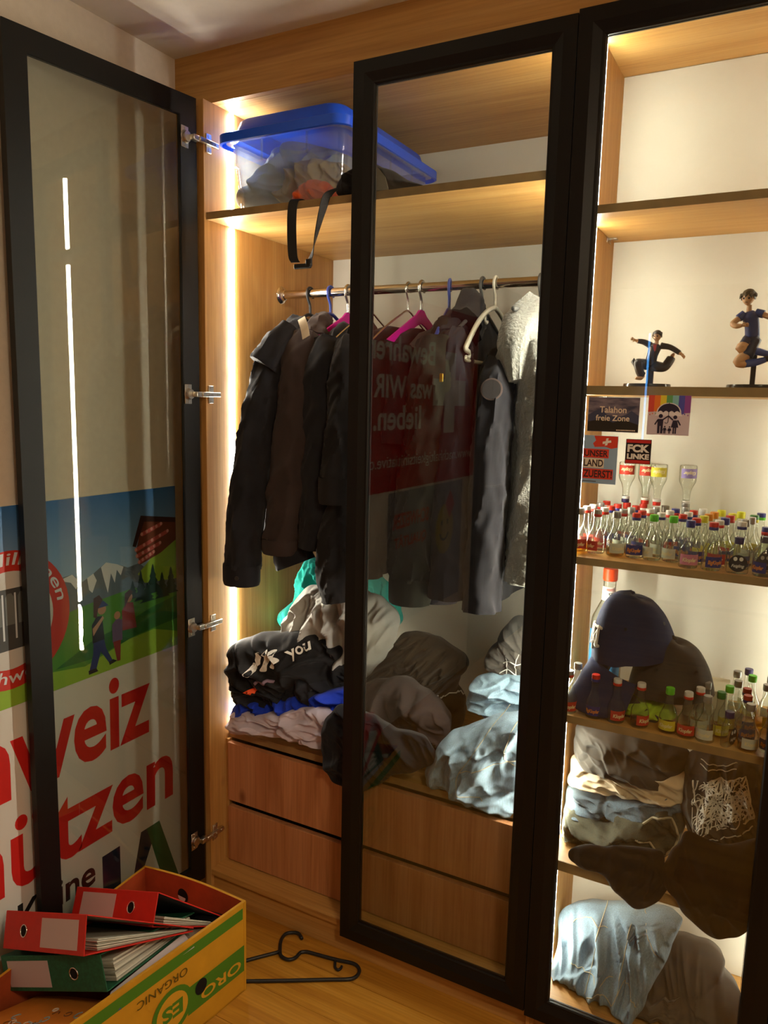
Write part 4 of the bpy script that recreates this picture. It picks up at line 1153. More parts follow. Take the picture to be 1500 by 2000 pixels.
# ------------------------------------------------------------------ clothes in the narrow unit
heap('shirt', 'dark_shirt_r', FAB['charcoal'], 'dark grey shirt crammed under the lower bottle shelf', tf=0.055, tb=0.07, amp=0.022, seed=21.1, ang=0.9, fx=7)
heap('trousers', 'cream_r', FAB['cream'], 'cream trousers folded below the dark grey shirt', tf=0.05, tb=0.07, amp=0.025, seed=22.2, ang=1.2, fx=13, fz=4)
heap('jeans', 'blue_jeans_r', FAB['denim_d'], 'folded grey-blue jeans under the cream trousers', tf=0.045, tb=0.07, amp=0.022, seed=23.3, ang=1.3, fx=12)
r_, B_ = heap('jeans', 'olive_jeans_r', FAB['olive'], 'dark olive jeans with pale turned-up edges on the low shelf', tf=0.05, tb=0.07, amp=0.028, seed=24.4, ang=1.3, fx=13, fz=4)
mbs = MB()
for pts in ([(1.205, 0.555), (1.235, 0.575), (1.265, 0.570), (1.281, 0.545), (1.272, 0.510), (1.245, 0.490)], [(1.195, 0.530), (1.225, 0.520), (1.245, 0.500), (1.235, 0.485)]):
    B_.seam(mbs, pts, 0.0028)
rehome(mbs.build('hem', THREAD, r_, True), r_)
heap('t_shirt', 'black_shirt_r', FAB['black'], 'black shirt hanging down over the low shelf edge in a point', tf=0.013, tb=0.004, amp=0.007, seed=25.5, ang=-0.5, fx=9)
r_, B_ = heap('denim_shorts', 'print_denim_r', FAB['charcoal'], 'black denim with dense white graffiti print on the low shelf', tf=0.05, tb=0.07, amp=0.016, seed=26.6, ang=0.3)
rg = random.Random(12)
mbs = MB()
QA, QB, QC, QD = Vector((1.298, 0, 0.668)), Vector((1.405, 0, 0.702)), Vector((1.430, 0, 0.628)), Vector((1.312, 0, 0.556))
def quad(u, v):
    return QD * (1 - u) * (1 - v) + QC * u * (1 - v) + QA * (1 - u) * v + QB * u * v
for i in range(150):
    u, v = rg.random(), rg.random()
    a = rg.uniform(-0.6, 2.2)
    cur = rg.uniform(-2.8, 2.8)
    pts = []
    for k in range(8):
        q = quad(min(max(u, 0), 1), min(max(v, 0), 1))
        pts.append((q.x, q.z))
        u += 0.055 * math.cos(a)
        v += 0.075 * math.sin(a)
        a += cur * 0.25
    pts = [p for j, p in enumerate(pts) if j == 0 or (abs(p[0] - pts[j - 1][0]) + abs(p[1] - pts[j - 1][1])) > 1e-5]
    if len(pts) > 2:
        B_.seam(mbs, pts, rg.choice((0.0009, 0.0012, 0.0018)))
gp = rehome(mbs.build('graffiti_print', PRINTW, r_, True), r_)
mbs = MB()
B_.seam(mbs, [(1.310, 0.712), (1.345, 0.708), (1.385, 0.722)], 0.0012)
B_.seam(mbs, [(1.310, 0.704), (1.345, 0.700), (1.385, 0.714)], 0.0012)
B_.seam(mbs, [(1.330, 0.552), (1.380, 0.575), (1.428, 0.612)], 0.0014)
rehome(mbs.build('stitching', PRINTW, r_, True), r_)
heap('sweater', 'brown_hood_r', FAB['darkbrown'], 'dark brown sweater spilling over the low shelf edge on the right', tf=0.014, tb=0.004, amp=0.007, seed=27.7, ang=0.2, fx=6)
heap('sweatpants', 'grey_pants_b', FAB['greybrown'], 'dark grey sweatpants heaped at the bottom right of the narrow unit', tf=0.08, tb=0.07, amp=0.025, seed=29.9, ang=0.35, fx=9, fz=2)
r_, B_ = heap('jeans', 'denim_jeans_b', fab('denim_m', hexc('7A90A2'), vary=0.25, vscale=12, streak=True), 'faded light blue jeans thrown on the floor panel of the narrow unit', tf=0.055, tb=0.08, amp=0.042, seed=28.8, ang=0.25, fx=12, fz=2.5)
mbs = MB()
for k in ('jeansb1', 'jeansb2', 'jeansb3', 'jeansb4', 'jeansb5', 'jeansb6'):
    B_.seam(mbs, SEAM[k], 0.0011)
rehome(mbs.build('stitching', THREAD, r_, True), r_)

# ------------------------------------------------------------------ mini bottles
BGLASS = mat_glass('clear_bottle_glass', (0.95, 0.97, 0.94), ior=1.5, rough=0.03, haze=0.02, haze_col=(0.85, 0.9, 0.85), edge=(0.30, 0.33, 0.28), power=3.5)
AMBER = mat_glass('amber_liquid', (0.75, 0.52, 0.12), ior=1.33)
CAPM = {'red': mat_plain('cap_red', hexc('C02A18'), 0.35), 'white': mat_plain('cap_white', hexc('D8D5CC'), 0.35), 'silver': mat_plain('cap_silver', hexc('A8A8A4'), 0.3, metal=0.6), 'blue': mat_plain('cap_blue', hexc('2A2E78'), 0.35),
        'green': mat_plain('cap_green', hexc('5EBE2A'), 0.35), 'dark green': mat_plain('cap_dkgreen', hexc('2E7A36'), 0.35), 'yellow': mat_plain('cap_yellow', hexc('D8D22A'), 0.35), 'orange': mat_plain('cap_orange', hexc('DD8A1C'), 0.35), 'purple': mat_plain('cap_purple', hexc('332A5C'), 0.35)}
LABM = {'red': mat_plain('label_red', hexc('B8301E'), 0.5), 'blue': mat_plain('label_blue', hexc('2A2C74'), 0.5), 'white': mat_plain('label_white', hexc('C9CCBC'), 0.5), 'yellow': mat_plain('label_yellow', hexc('CFC030'), 0.5),
        'black': mat_plain('label_black', hexc('15131A'), 0.5), 'pink': mat_plain('label_pink', hexc('C87890'), 0.5), 'purple': mat_plain('label_purple', hexc('8C7AB4'), 0.5)}
LPRT = mat_plain('label_print', hexc('E8D9A8'), 0.5)
LPRO = mat_plain('label_print_orange', hexc('E08A2A'), 0.5)
def mk(mb, mat, name, smooth='auto'):
    me = mb.mesh(name)
    me.materials.append(mat)
    for p in me.polygons:
        p.use_smooth = True
    me.set_sharp_from_angle(angle=math.radians(45))
    return me
BH = 0.099
body_prof = [(0.0175, 0.0005), (0.0195, 0.003), (0.0195, 0.034), (0.0185, 0.040), (0.0120, 0.053), (0.0088, 0.064), (0.0078, 0.080), (0.0078, 0.088)]
ME_BODY = mk(MB().lathe(body_prof, 18), BGLASS, 'glass_body')
ME_BODY_CAPS = {}
cap_prof = [(0.0086, 0.0845), (0.0092, 0.086), (0.0092, 0.0975), (0.0086, BH)]
for k, m_ in CAPM.items():
    ME_BODY_CAPS[k] = mk(MB().lathe(cap_prof, 16), m_, 'screw_cap')
ring_prof = [(0.0093, 0.0835), (0.0096, 0.0838), (0.0096, 0.0895), (0.0093, 0.0898)]
ME_RING = {k: mk(MB().lathe(ring_prof, 16, cap=False), m_, 'cap_ring') for k, m_ in CAPM.items()}
def curved_label(r, z0, z1, a0, a1, n=14):
    v, f = [], []
    for i in range(n + 1):
        a = a0 + (a1 - a0) * i / n
        for z in (z0, z1):
            v.append((r * math.cos(a), r * math.sin(a), z))
    for i in range(n):
        f.append((2 * i, 2 * i + 2, 2 * i + 3, 2 * i + 1))
    return MB().add(v, f)
ME_LAB = {k: mk(curved_label(0.0199, 0.008, 0.030, -2.6, -0.5), m_, 'label') for k, m_ in LABM.items()}
def curved_print(s, r, zc, h, wid, a_mid, mat, bold=0.03, shear=0.2):
    v2, f2 = fit_text(s, -wid / 2, wid / 2, -h / 2, h / 2, bold, shear)
    me = bpy.data.meshes.new('label_print')
    me.from_pydata([(r * math.cos(a_mid + a / r), r * math.sin(a_mid + a / r), zc + b) for a, b in v2], [], f2)
    me.materials.append(mat)
    return me
ME_PRT = curved_print('Klopfer', 0.0202, 0.0175, 0.011, 0.030, -1.55, LPRT)
ME_PRT2 = curved_print('BigKlopfer', 0.0202, 0.0175, 0.011, 0.032, -1.55, LPRO)
ME_LIQ = mk(MB().lathe([(0.016, 0.0018), (0.0188, 0.004), (0.0188, 0.018), (0.0005, 0.0181)], 14), AMBER, 'liquid')
# flat flask-shaped bottle with black oval label
def flask_mesh():
    rings = []
    for z, hx, hy in ((0.0005, 0.019, 0.009), (0.003, 0.021, 0.0105), (0.040, 0.021, 0.0105), (0.048, 0.016, 0.0095), (0.054, 0.0085, 0.0085), (0.064, 0.0078, 0.0078)):
        rings.append(([(hx * math.copysign(abs(math.cos(2 * math.pi * k / 20)) ** 0.75, math.cos(2 * math.pi * k / 20)), hy * math.copysign(abs(math.sin(2 * math.pi * k / 20)) ** 0.75, math.sin(2 * math.pi * k / 20))) for k in range(20)], z))
    return stack(rings)
ME_FLASK = mk(flask_mesh(), BGLASS, 'glass_body')
ME_FCAP = mk(MB().lathe([(0.0086, 0.0605), (0.0092, 0.062), (0.0092, 0.072), (0.0086, 0.0735)], 16), CAPM['purple'], 'screw_cap')
def oval(cx, cz, a, b, y, n=20):
    return MB().add([(cx + a * math.cos(2 * math.pi * k / n), y, cz + b * math.sin(2 * math.pi * k / n)) for k in range(n)], [tuple(range(n))])
ME_FLAB = mk(oval(0, 0.022, 0.0175, 0.0175, -0.0109), LABM['black'], 'label')
me_eyes = MB()
for s_ in (-1, 1):
    me_eyes.add([(s_ * 0.0055 + 0.0038 * math.cos(2 * math.pi * k / 12), -0.0112, 0.031 + 0.0042 * math.sin(2 * math.pi * k / 12)) for k in range(12)], [tuple(range(12))])
EYEW = mat_plain('label_print_white', hexc('E6E3DA'), 0.5)
ME_EYES = mk(me_eyes, EYEW, 'label_eyes')
v2, f2 = fit_text('Feigling', -0.012, 0.012, 0.012, 0.020, 0.01, 0.3)
ME_FTXT = bpy.data.meshes.new('label_print')
ME_FTXT.from_pydata([(a, -0.0112, b) for a, b in v2], [], f2)
ME_FTXT.materials.append(EYEW)
def inst(me, name, parent):
    o = bpy.data.objects.new(name, me)
    COL.objects.link(o)
    o.parent = parent
    return o
ORD = ['first', 'second', 'third', 'fourth', 'fifth', 'sixth', 'seventh', 'eighth', 'ninth', 'tenth', 'eleventh', 'twelfth', 'thirteenth', 'fourteenth']
def bottle(x, y, z, cap, ring, lab, rot, label, group, liquid=False, inverted=False, text=True, kind='round'):
    g = tag(empty('mini_bottle', (x, y, z)), label, 'bottle', group)
    if kind == 'flask':
        inst(ME_FLASK, 'glass_body', g)
        inst(ME_FCAP, 'screw_cap', g)
        lb = inst(ME_FLAB, 'label', g)
        inst(ME_EYES, 'label_eyes', lb)
        inst(ME_FTXT, 'label_print', lb)
    else:
        inst(ME_BODY, 'glass_body', g)
        inst(ME_BODY_CAPS[cap], 'screw_cap', g)
        if ring:
            inst(ME_RING[ring], 'cap_ring', g)
        if lab:
            lb = inst(ME_LAB[lab], 'label', g)
            if text:
                inst(ME_PRT2 if lab == 'blue' else ME_PRT, 'label_print', lb)
        if liquid:
            inst(ME_LIQ, 'liquid', g)
    g.rotation_euler = (math.pi if inverted else 0, 0, rot)
    return g
rb_ = random.Random(21)
R3Z, R4Z = 1.1773, 0.8103
# crowded shelf: rows from the front edge to the back wall
rows = [
    ('front', 0.050, [(1.262, 'blue', None, 'pink'), (1.306, 'red', 'blue', 'blue'), (1.354, None, None, 'flask'), (1.402, 'blue', 'red', 'blue'), (1.445, 'silver', None, 'white')]),
    ('second', 0.094, [(1.018, 'silver', None, 'red'), (1.060, 'silver', 'red', 'red'), (1.103, 'silver', None, 'white'), (1.141, 'red', 'blue', 'blue'), (1.181, 'green', None, 'white'), (1.222, 'green', None, 'white'), (1.264, 'red', 'blue', 'blue'), (1.310, 'white', 'red', 'red'), (1.356, 'white', 'blue', 'blue'), (1.400, None, None, 'flask'), (1.444, 'silver', None, 'white')]),
    ('third', 0.138, [(1.022, 'white', 'red', 'red'), (1.064, 'white', 'red', 'red'), (1.106, 'silver', 'red', 'white'), (1.148, 'red', 'blue', 'blue'), (1.190, 'white', 'blue', 'white'), (1.232, 'red', 'blue', 'blue'), (1.274, 'yellow', None, 'yellow'), (1.316, 'blue', None, 'blue'), (1.358, 'silver', None, 'white'), (1.402, None, None, 'flask'), (1.445, None, None, 'flask')]),
    ('fourth', 0.182, [(1.030, 'white', 'red', 'red'), (1.072, 'red', 'blue', 'blue'), (1.114, 'silver', None, 'white'), (1.156, 'white', 'red', 'red'), (1.198, 'white', 'red', 'red'), (1.240, 'white', 'blue', 'blue'), (1.282, 'orange', None, 'yellow'), (1.324, 'red', 'red', 'red'), (1.366, 'white', None, 'white'), (1.408, None, None, 'flask'), (1.448, 'silver', None, 'white')]),
    ('fifth', 0.226, [(1.036, 'silver', 'red', 'red'), (1.078, 'red', 'blue', 'blue'), (1.120, 'red', 'blue', 'blue'), (1.162, 'silver', None, 'white'), (1.204, 'blue', 'red', 'blue'), (1.246, 'red', 'blue', 'blue'), (1.288, 'orange', None, 'yellow'), (1.330, 'yellow', None, 'yellow'), (1.372, 'dark green', 'yellow', 'yellow'), (1.412, None, None, 'flask'), (1.449, 'silver', None, 'white')]),
    ('back', 0.270, [(1.040, 'red', 'white', 'red'), (1.086, 'red', None, 'red'), (1.130, 'red', 'white', 'white'), (1.176, 'silver', None, 'white'), (1.222, 'silver', None, 'purple'), (1.262, 'white', None, 'white'), (1.302, 'yellow', None, 'yellow'), (1.342, 'yellow', None, 'yellow'), (1.382, 'blue', 'green', 'yellow'), (1.424, 'silver', None, 'white')]),
]
for rn, yy, items in rows:
    for i, (xx, cp, rg_, lb) in enumerate(items):
        fl = lb == 'flask'
        dsc = 'black-labelled mini flask bottle' if fl else f'mini bottle with {cp} cap'
        bottle(xx + rb_.uniform(-0.003, 0.003), yy + rb_.uniform(-0.004, 0.004), R3Z, cp, rg_, lb, rb_.uniform(-0.9, 0.9) if not fl else rb_.uniform(-0.2, 0.3) + 0.35,
               f'{dsc}, {ORD[i]} from left, {rn} row, crowded shelf', 'mini bottles on the crowded shelf', liquid=(not fl and rb_.random() < 0.3), kind='flask' if fl else 'round', text=yy < 0.2)
# bottles balanced upside down on others at the back
for i, (xx, yy, lb, cp, ds) in enumerate(((1.084, 0.270, 'red', 'purple', 'leftmost, behind the blue and red sticker'), (1.130, 0.268, 'red', 'red', 'behind the sticker edge'), (1.159, 0.255, 'yellow', 'red', 'with yellow and red label'), (1.222, 0.270, 'purple', 'silver', 'with purple label standing alone'))):
    g = bottle(xx, yy, R3Z + BH + 0.0005 + BH, cp, 'white', lb, rb_.uniform(-0.5, 0.5) + math.pi, f'upside-down mini bottle balanced on another, {ds}', 'upside-down mini bottles', inverted=True)
# looser shelf below
loose = [(1.030, 0.046, 'silver', 'red', 'red', 'mini bottle with red-rimmed silver cap at the far left of the lower bottle shelf'), (1.034, 0.105, 'silver', None, None, 'mini bottle with plain silver cap by the LED strip, lower shelf'),
    (1.088, 0.050, 'red', 'blue', 'blue', 'mini bottle with red and blue cap below the navy cap visor'), (1.136, 0.050, 'white', 'red', 'red', 'mini bottle with white and red cap, left of two under the navy cap'),
    (1.187, 0.052, 'white', 'red', 'red', 'mini bottle with white and red cap, right of two under the navy cap'), (1.246, 0.055, 'green', None, 'yellow', 'mini bottle with bright green cap and yellow label in front of the lime cloth'),
    (1.284, 0.050, 'white', 'red', 'red', 'mini bottle with red cap and red label in front of the white box'), (1.303, 0.092, 'white', 'red', 'white', 'mini bottle with red cap standing second from the shelf edge by the white box'),
    (1.322, 0.048, 'silver', None, 'white', 'mini bottle with silver cap and faded label in front of the white box'), (1.345, 0.088, 'dark green', None, 'yellow', 'mini bottle with dark green cap right of the white box front'),
    (1.312, 0.135, 'silver', None, 'white', 'mini bottle with silver cap close against the white box'), (1.404, 0.048, 'silver', None, 'white', 'mini bottle with grey cap at the front right of the lower shelf'),
    (1.443, 0.062, 'blue', 'red', 'blue', 'mini bottle with dark blue label at the right end of the lower shelf'), (1.396, 0.096, 'red', 'blue', 'blue', 'mini bottle with orange-red cap behind the grey capped one'),
    (1.392, 0.140, 'red', 'purple', 'blue', 'mini bottle with red over purple cap in the right cluster'), (1.372, 0.182, 'silver', None, 'white', 'mini bottle with silver cap in the right cluster, middle row'),
    (1.366, 0.250, 'silver', None, 'white', 'mini bottle with silver cap at the back of the right cluster'), (1.398, 0.236, 'green', None, 'yellow', 'mini bottle with green cap at the back of the right cluster'),
    (1.388, 0.281, 'purple', None, 'white', 'mini bottle with purple cap at the very back, lower shelf'), (1.430, 0.190, 'silver', None, 'yellow', 'mini bottle with silver cap at the right side, middle row'),
    (1.436, 0.246, 'silver', None, 'white', 'mini bottle with silver cap at the far right back, lower shelf'), (1.358, 0.136, 'green', None, 'yellow', 'mini bottle with light green cap in the right cluster')]
for (xx, yy, cp, rg_, lb, ds) in loose:
    bottle(xx, yy, R4Z, cp, rg_, lb, rb_.uniform(-0.6, 0.9), ds, 'mini bottles on the lower shelf', liquid=rb_.random() < 0.6)
bottle(1.366, 0.050, R4Z, None, None, None, 1.2, 'black-labelled mini flask turned sideways on the lower bottle shelf', 'mini bottles on the lower shelf', kind='flask')

# ------------------------------------------------------------------ large bottle
lb_ = bthing('liquor_bottle', 'tall clear liquor bottle with orange cap behind the navy cap', 'bottle', (1.068, 0.235, R4Z))
LB = [(0.036, 0.001), (0.039, 0.006), (0.039, 0.165), (0.036, 0.185), (0.024, 0.212), (0.0165, 0.228), (0.0150, 0.262), (0.0150, 0.282)]
MB().lathe(LB, 28).build('glass_body', BGLASS, lb_, 'auto')
MB().lathe([(0.0158, 0.276), (0.0175, 0.279), (0.0175, 0.303), (0.0165, 0.306)], 24).build('screw_cap', mat_plain('cap_orange_red', hexc('D84A20'), 0.4), lb_, 'auto')
lbl = mk(curved_label(0.0393, 0.02, 0.155, -2.9, -0.3, 20), mat_plain('label_sky', hexc('3E8AC0'), 0.5), 'label')
lo = inst(lbl, 'label', lb_)
inst(mk(curved_label(0.0396, 0.085, 0.148, -2.3, -1.0, 14), mat_plain('label_sun', hexc('E2C832'), 0.5), 'label_sun'), 'label_sun', lo)
inst(mk(curved_label(0.0398, 0.120, 0.135, -1.5, -0.5, 8), LABM['red'], 'label_band'), 'label_band', lo)
v, f = [], []
for i in range(11):
    a = -2.7 + 2.3 * i / 10
    for r, z in ((0.0158, 0.262), (0.0172, 0.228)):
        v.append(((r + 0.0008) * math.cos(a), (r + 0.0008) * math.sin(a), z))
f = [(2 * i, 2 * i + 1, 2 * i + 3, 2 * i + 2) for i in range(10)]
MB().add(v, f).build('neck_label', EYEW, lb_)
pm = curved_print('KEGLEVICH', 0.0176, 0.256, 0.006, 0.022, -1.2, LABM['red'])
inst(pm, 'neck_print', lb_)
inst(curved_print('ICE', 0.0178, 0.246, 0.006, 0.010, -1.2, LABM['black']), 'neck_print', lb_)

# ------------------------------------------------------------------ caps, white box, lime cloth
heap('hi_vis_vest', 'lime_cloth', FAB['lime'], 'lime yellow cloth lying behind the lower row of mini bottles', tf=0.035, tb=0.09, amp=0.019, seed=31.3, ang=1.3, fx=12)
WB = bthing('cardboard_box', 'small off-white box behind the bottles beside the grey cap', 'box', (1.315, 0.2, R4Z))
WBM = mat_plain('off_white_card', hexc('D6CFB4'), 0.6)
sub(WB, 'box_body', MB().bbox(1.262, 1.352, 0.165, 0.262, R4Z + 0.0002, R4Z + 0.066, 0.002, 1), WBM)
sub(WB, 'box_lid', MB().bbox(1.2615, 1.3525, 0.1645, 0.2625, R4Z + 0.0664, R4Z + 0.071, 0.0012, 1), WBM)
def baseball_cap(name, label, mat, matrix, droop=0.2, emblem=None, slope=0.1):
    g = tag(empty(name, matrix.translation), label, 'cap')
    g.matrix_world = matrix
    # crown: six panels, front high
    nu, nv = 48, 18
    v, f = [], []
    for j in range(nv + 1):
        t = j / nv
        for k in range(nu):
            a = 2 * math.pi * k / nu
            fr = math.cos(a)                        # +x is the front
            h = 0.118 + 0.010 * fr
            r = 0.086 * (1 - 0.26 * t) * math.cos(t * math.pi / 2) ** 0.42
            seam = 1 - 0.012 * (math.cos(6 * (a + math.pi / 6)) ** 12) * (1 - t * 0.3)
            pinch = 1 - 0.10 * droop * max(0, math.cos(a - 2.2)) * t
            x = r * 1.10 * math.cos(a) * seam * pinch + 0.012 * (1 - t) * max(0, fr)
            y = r * 0.92 * math.sin(a) * seam
            z = h * math.sin(t * math.pi / 2) ** 0.95 + 0.004 * noise.noise((x * 30, y * 30, t * 3))
            v.append((x, y, z))
    for j in range(nv):
        for k in range(nu):
            f.append((j * nu + k, j * nu + (k + 1) % nu, (j + 1) * nu + (k + 1) % nu, (j + 1) * nu + k))
    MB().add(v, f).build('crown', mat, g, True)
    # visor: curved crescent with thickness
    m, q = 24, 8
    top, bot = [], []
    for i in range(m + 1):
        a = math.radians(-72 + 144 * i / m)
        for j in range(q + 1):
            s_ = j / q
            L = 0.072 * math.cos(a) ** 0.55 if math.cos(a) > 0 else 0
            r0x, r0y = 0.104 * math.cos(a), 0.080 * math.sin(a)
            x = r0x + L * s_
            y = r0y * (1 + 0.06 * s_)
            z = 0.006 - 0.55 * (y ** 2) / 0.08 - 0.018 * s_ ** 1.5 - L * s_ * slope
            top.append((x, y, z))
            bot.append((x, y, z - 0.0035))
    n = len(top)
    f = []
    for i in range(m):
        for j in range(q):
            a = i * (q + 1) + j
            f.append((a, a + 1, a + q + 2, a + q + 1))
            f.append((n + a, n + a + q + 1, n + a + q + 2, n + a + 1))
    for i in range(m):
        a = i * (q + 1) + q
        f.append((a, n + a, n + a + q + 1, a + q + 1))
        a = i * (q + 1)
        f.append((a, a + q + 1, n + a + q + 1, n + a))
    for j in range(q):
        f.append((j, n + j, n + j + 1, j + 1))
        a = m * (q + 1) + j
        f.append((a, a + 1, n + a + 1, n + a))
    MB().add(top + bot, f).build('visor', mat, g, True)
    MB().lathe([(0.007, 0.0), (0.0065, 0.003), (0.003, 0.005)], 14, (0, 0, 0.1205)).build('button', mat, g, True)
    for a in (1.05, 2.1, -1.05, -2.1):
        c = (0.0885 * math.cos(a), 0.0745 * math.sin(a), 0.072)
        disc(c, 0.0035, (math.cos(a), math.sin(a), 0.5), MB(), 0.0008, 12).build('eyelet', GASKET, g)
    if emblem:
        emblem(g)
    return g
def cap_matrix(loc, fwd, up, k=1.0, kz=1.12):
    x = Vector(fwd).normalized()
    z = Vector(up)
    z = (z - x * z.dot(x)).normalized()
    y = z.cross(x)
    m = Matrix.Identity(4)
    for i in range(3):
        m[i][0], m[i][1], m[i][2] = x[i] * k, y[i] * k, z[i] * k * kz
    m.translation = Vector(loc)
    return m
def emblem_front(g):
    # interlaced white monogram on the front panels
    mb = MB()
    def P(a, h):
        t = math.asin(min(0.99, (h / 0.128) ** (1 / 0.95))) / (math.pi / 2)
        r = 0.086 * (1 - 0.26 * t) * math.cos(t * math.pi / 2) ** 0.42 + 0.0022
        return Vector((r * 1.10 * math.cos(a) + 0.012 * (1 - t) * max(0, math.cos(a)), r * 0.92 * math.sin(a), h))
    for pts in ([(-0.22, 0.030), (-0.22, 0.072)], [(0.22, 0.030), (0.22, 0.072)], [(-0.22, 0.070), (0.22, 0.034)], [(-0.36, 0.068), (0.36, 0.068)], [(0.0, 0.070), (0.0, 0.024)], [(-0.30, 0.034), (-0.12, 0.034)], [(0.12, 0.034), (0.32, 0.034)], [(-0.16, 0.060), (-0.05, 0.046), (0.0, 0.030)], [(0.16, 0.060), (0.05, 0.046), (0.0, 0.030)]):
        mb.tube([P(q.x, q.y) for q in smooth_path([(p[0], p[1], 0) for p in pts], 6)], 0.0030, 6)
    mb.build('embroidered_emblem', PRINTW, g, True)
def emblem_side(g):
    v2, f2 = fit_text('47', -0.008, 0.008, 0, 0.014, 0.04, 0.2)
    a0 = -2.05
    me = bpy.data.meshes.new('embroidered_emblem')
    me.from_pydata([((0.0955) * math.cos(a0 + a / 0.09), 0.0815 * math.sin(a0 + a / 0.09), 0.016 + b) for a, b in v2], [], f2)
    me.materials.append(PRINTW)
    inst(me, 'embroidered_emblem', g)
baseball_cap('baseball_cap', 'dark grey baseball cap with small 47 under the navy cap', FAB['charcoal'], cap_matrix((1.240, 0.160, 0.868), (-0.90, -0.20, -0.06), (0.06, -0.10, 1), 0.93), 0.5, emblem_side, 0.3)
baseball_cap('baseball_cap', 'navy baseball cap with white monogram resting on a grey cap', FAB['navy'], cap_matrix((1.158, 0.140, 0.945), (-0.86, -0.52, -0.16), (-0.06, -0.06, 1), 0.98, 1.22), 1.6, emblem_front, 0.85)

# ------------------------------------------------------------------ figurines
SKIN = mat_plain('figure_skin', hexc('D0A57C'), 0.45)
SUIT = mat_plain('figure_suit', hexc('2A2828'), 0.4)
KIT = mat_plain('figure_blue_kit', hexc('34447E'), 0.4)
SHORT = mat_plain('figure_shorts', hexc('26304E'), 0.4)
SOCK = mat_plain('figure_socks', hexc('3C56A8'), 0.4)
HAIRD = mat_plain('figure_dark_hair', hexc('3A3632'), 0.5)
HAIRB = mat_plain('figure_brown_hair', hexc('4E4636'), 0.5)
BASEM = mat_plain('figure_base', hexc('2C2A26'), 0.15)
def limb(path, radii, n=10):
    P = smooth_path(path, 5)
    L = len(P)
    rr = []
    for i in range(L):
        t = i / (L - 1) * (len(radii) - 1)
        k = min(int(t), len(radii) - 2)
        rr.append(radii[k] + (radii[k + 1] - radii[k]) * (t - k))
    return P, rr
def head_parts(g, c, R, face, hairmat, spiky, skin_mb):
    """head with brow, nose, ears added to the body mesh; eyes, mouth and hair as children"""
    c, face = Vector(c), Vector(face).normalized()
    up = Vector((0, 0, 1))
    side = face.cross(up).normalized()
    n, m = 16, 12
    v, f = [], []
    for j in range(m + 1):
        th = math.pi * j / m
        for k in range(n):
            a = 2 * math.pi * k / n
            d = face * (math.cos(a) * math.sin(th)) + side * (math.sin(a) * math.sin(th) * 0.84)
            zz = math.cos(th)
            taper = 1 - 0.28 * max(0, -zz) ** 1.5
            nose = 0.16 * math.exp(-((a if a < math.pi else a - 2 * math.pi) / 0.22) ** 2 - ((zz + 0.12) / 0.16) ** 2)
            v.append(c + d * R * taper * (1 + nose) + up * (R * 1.12 * zz))
    for j in range(m):
        for k in range(n):
            f.append((j * n + k, j * n + (k + 1) % n, (j + 1) * n + (k + 1) % n, (j + 1) * n + k))
    skin_mb.add(v, f)
    for s_ in (-1, 1):
        skin_mb.add([c + side * (s_ * R * 0.86) + face * (-0.1 * R) + Vector((0, 0, R * 0.25 * math.cos(k))) * 1 + face * (R * 0.16 * math.sin(k)) + side * (s_ * R * 0.12 * (k % 2)) for k in range(6)], [tuple(range(6))])
        ey = c + face * (R * 0.90) + side * (s_ * R * 0.34) + up * (R * 0.02)
        disc(ey, R * 0.15, face + side * s_ * 0.3, MB(), R * 0.05, 10).build('eye', GASKET, g)
    mo = c + face * (R * 0.86) - up * (R * 0.52)
    MB().tube([mo - side * R * 0.2, mo + face * R * 0.03, mo + side * R * 0.2], R * 0.035, 5).build('mouth', GASKET, g)
    # hair shell with locks
    v, f = [], []
    for j in range(9):
        th = math.pi * 0.60 * j / 8
        for k in range(n):
            a = 2 * math.pi * k / n
            fr = max(0, math.cos(a))
            th2 = th * (1 - 0.42 * fr)
            d = face * (math.cos(a) * math.sin(th2)) + side * (math.sin(a) * math.sin(th2) * 0.88)
            v.append(c + d * R * 1.14 + up * (R * 1.22 * math.cos(th2)))
    for j in range(8):
        for k in range(n):
            f.append((j * n + k, j * n + (k + 1) % n, (j + 1) * n + (k + 1) % n, (j + 1) * n + k))
    hb = MB().add(v, f)
    rh = random.Random(5 if spiky else 6)
    for i in range(26 if spiky else 14):
        a = rh.uniform(0, 2 * math.pi)
        e = rh.uniform(0.25, 1.35)
        d = (face * math.cos(a) + side * math.sin(a)) * math.cos(e) + up * math.sin(e)
        p0 = c + d * R * 1.0
        if spiky:
            p1 = p0 + d * R * 0.16 - up * R * 0.12
            p2 = p1 + d * R * 0.14 - up * R * 0.36
        else:
            p1 = p0 + d * R * 0.16 - up * R * 0.25
            p2 = p1 + d * R * 0.02 - up * R * 0.42
        hb.tube([p0, p1, p2], [R * 0.26, R * 0.17, R * 0.02], 6)
    hb.build('hair', hairmat, g, True)
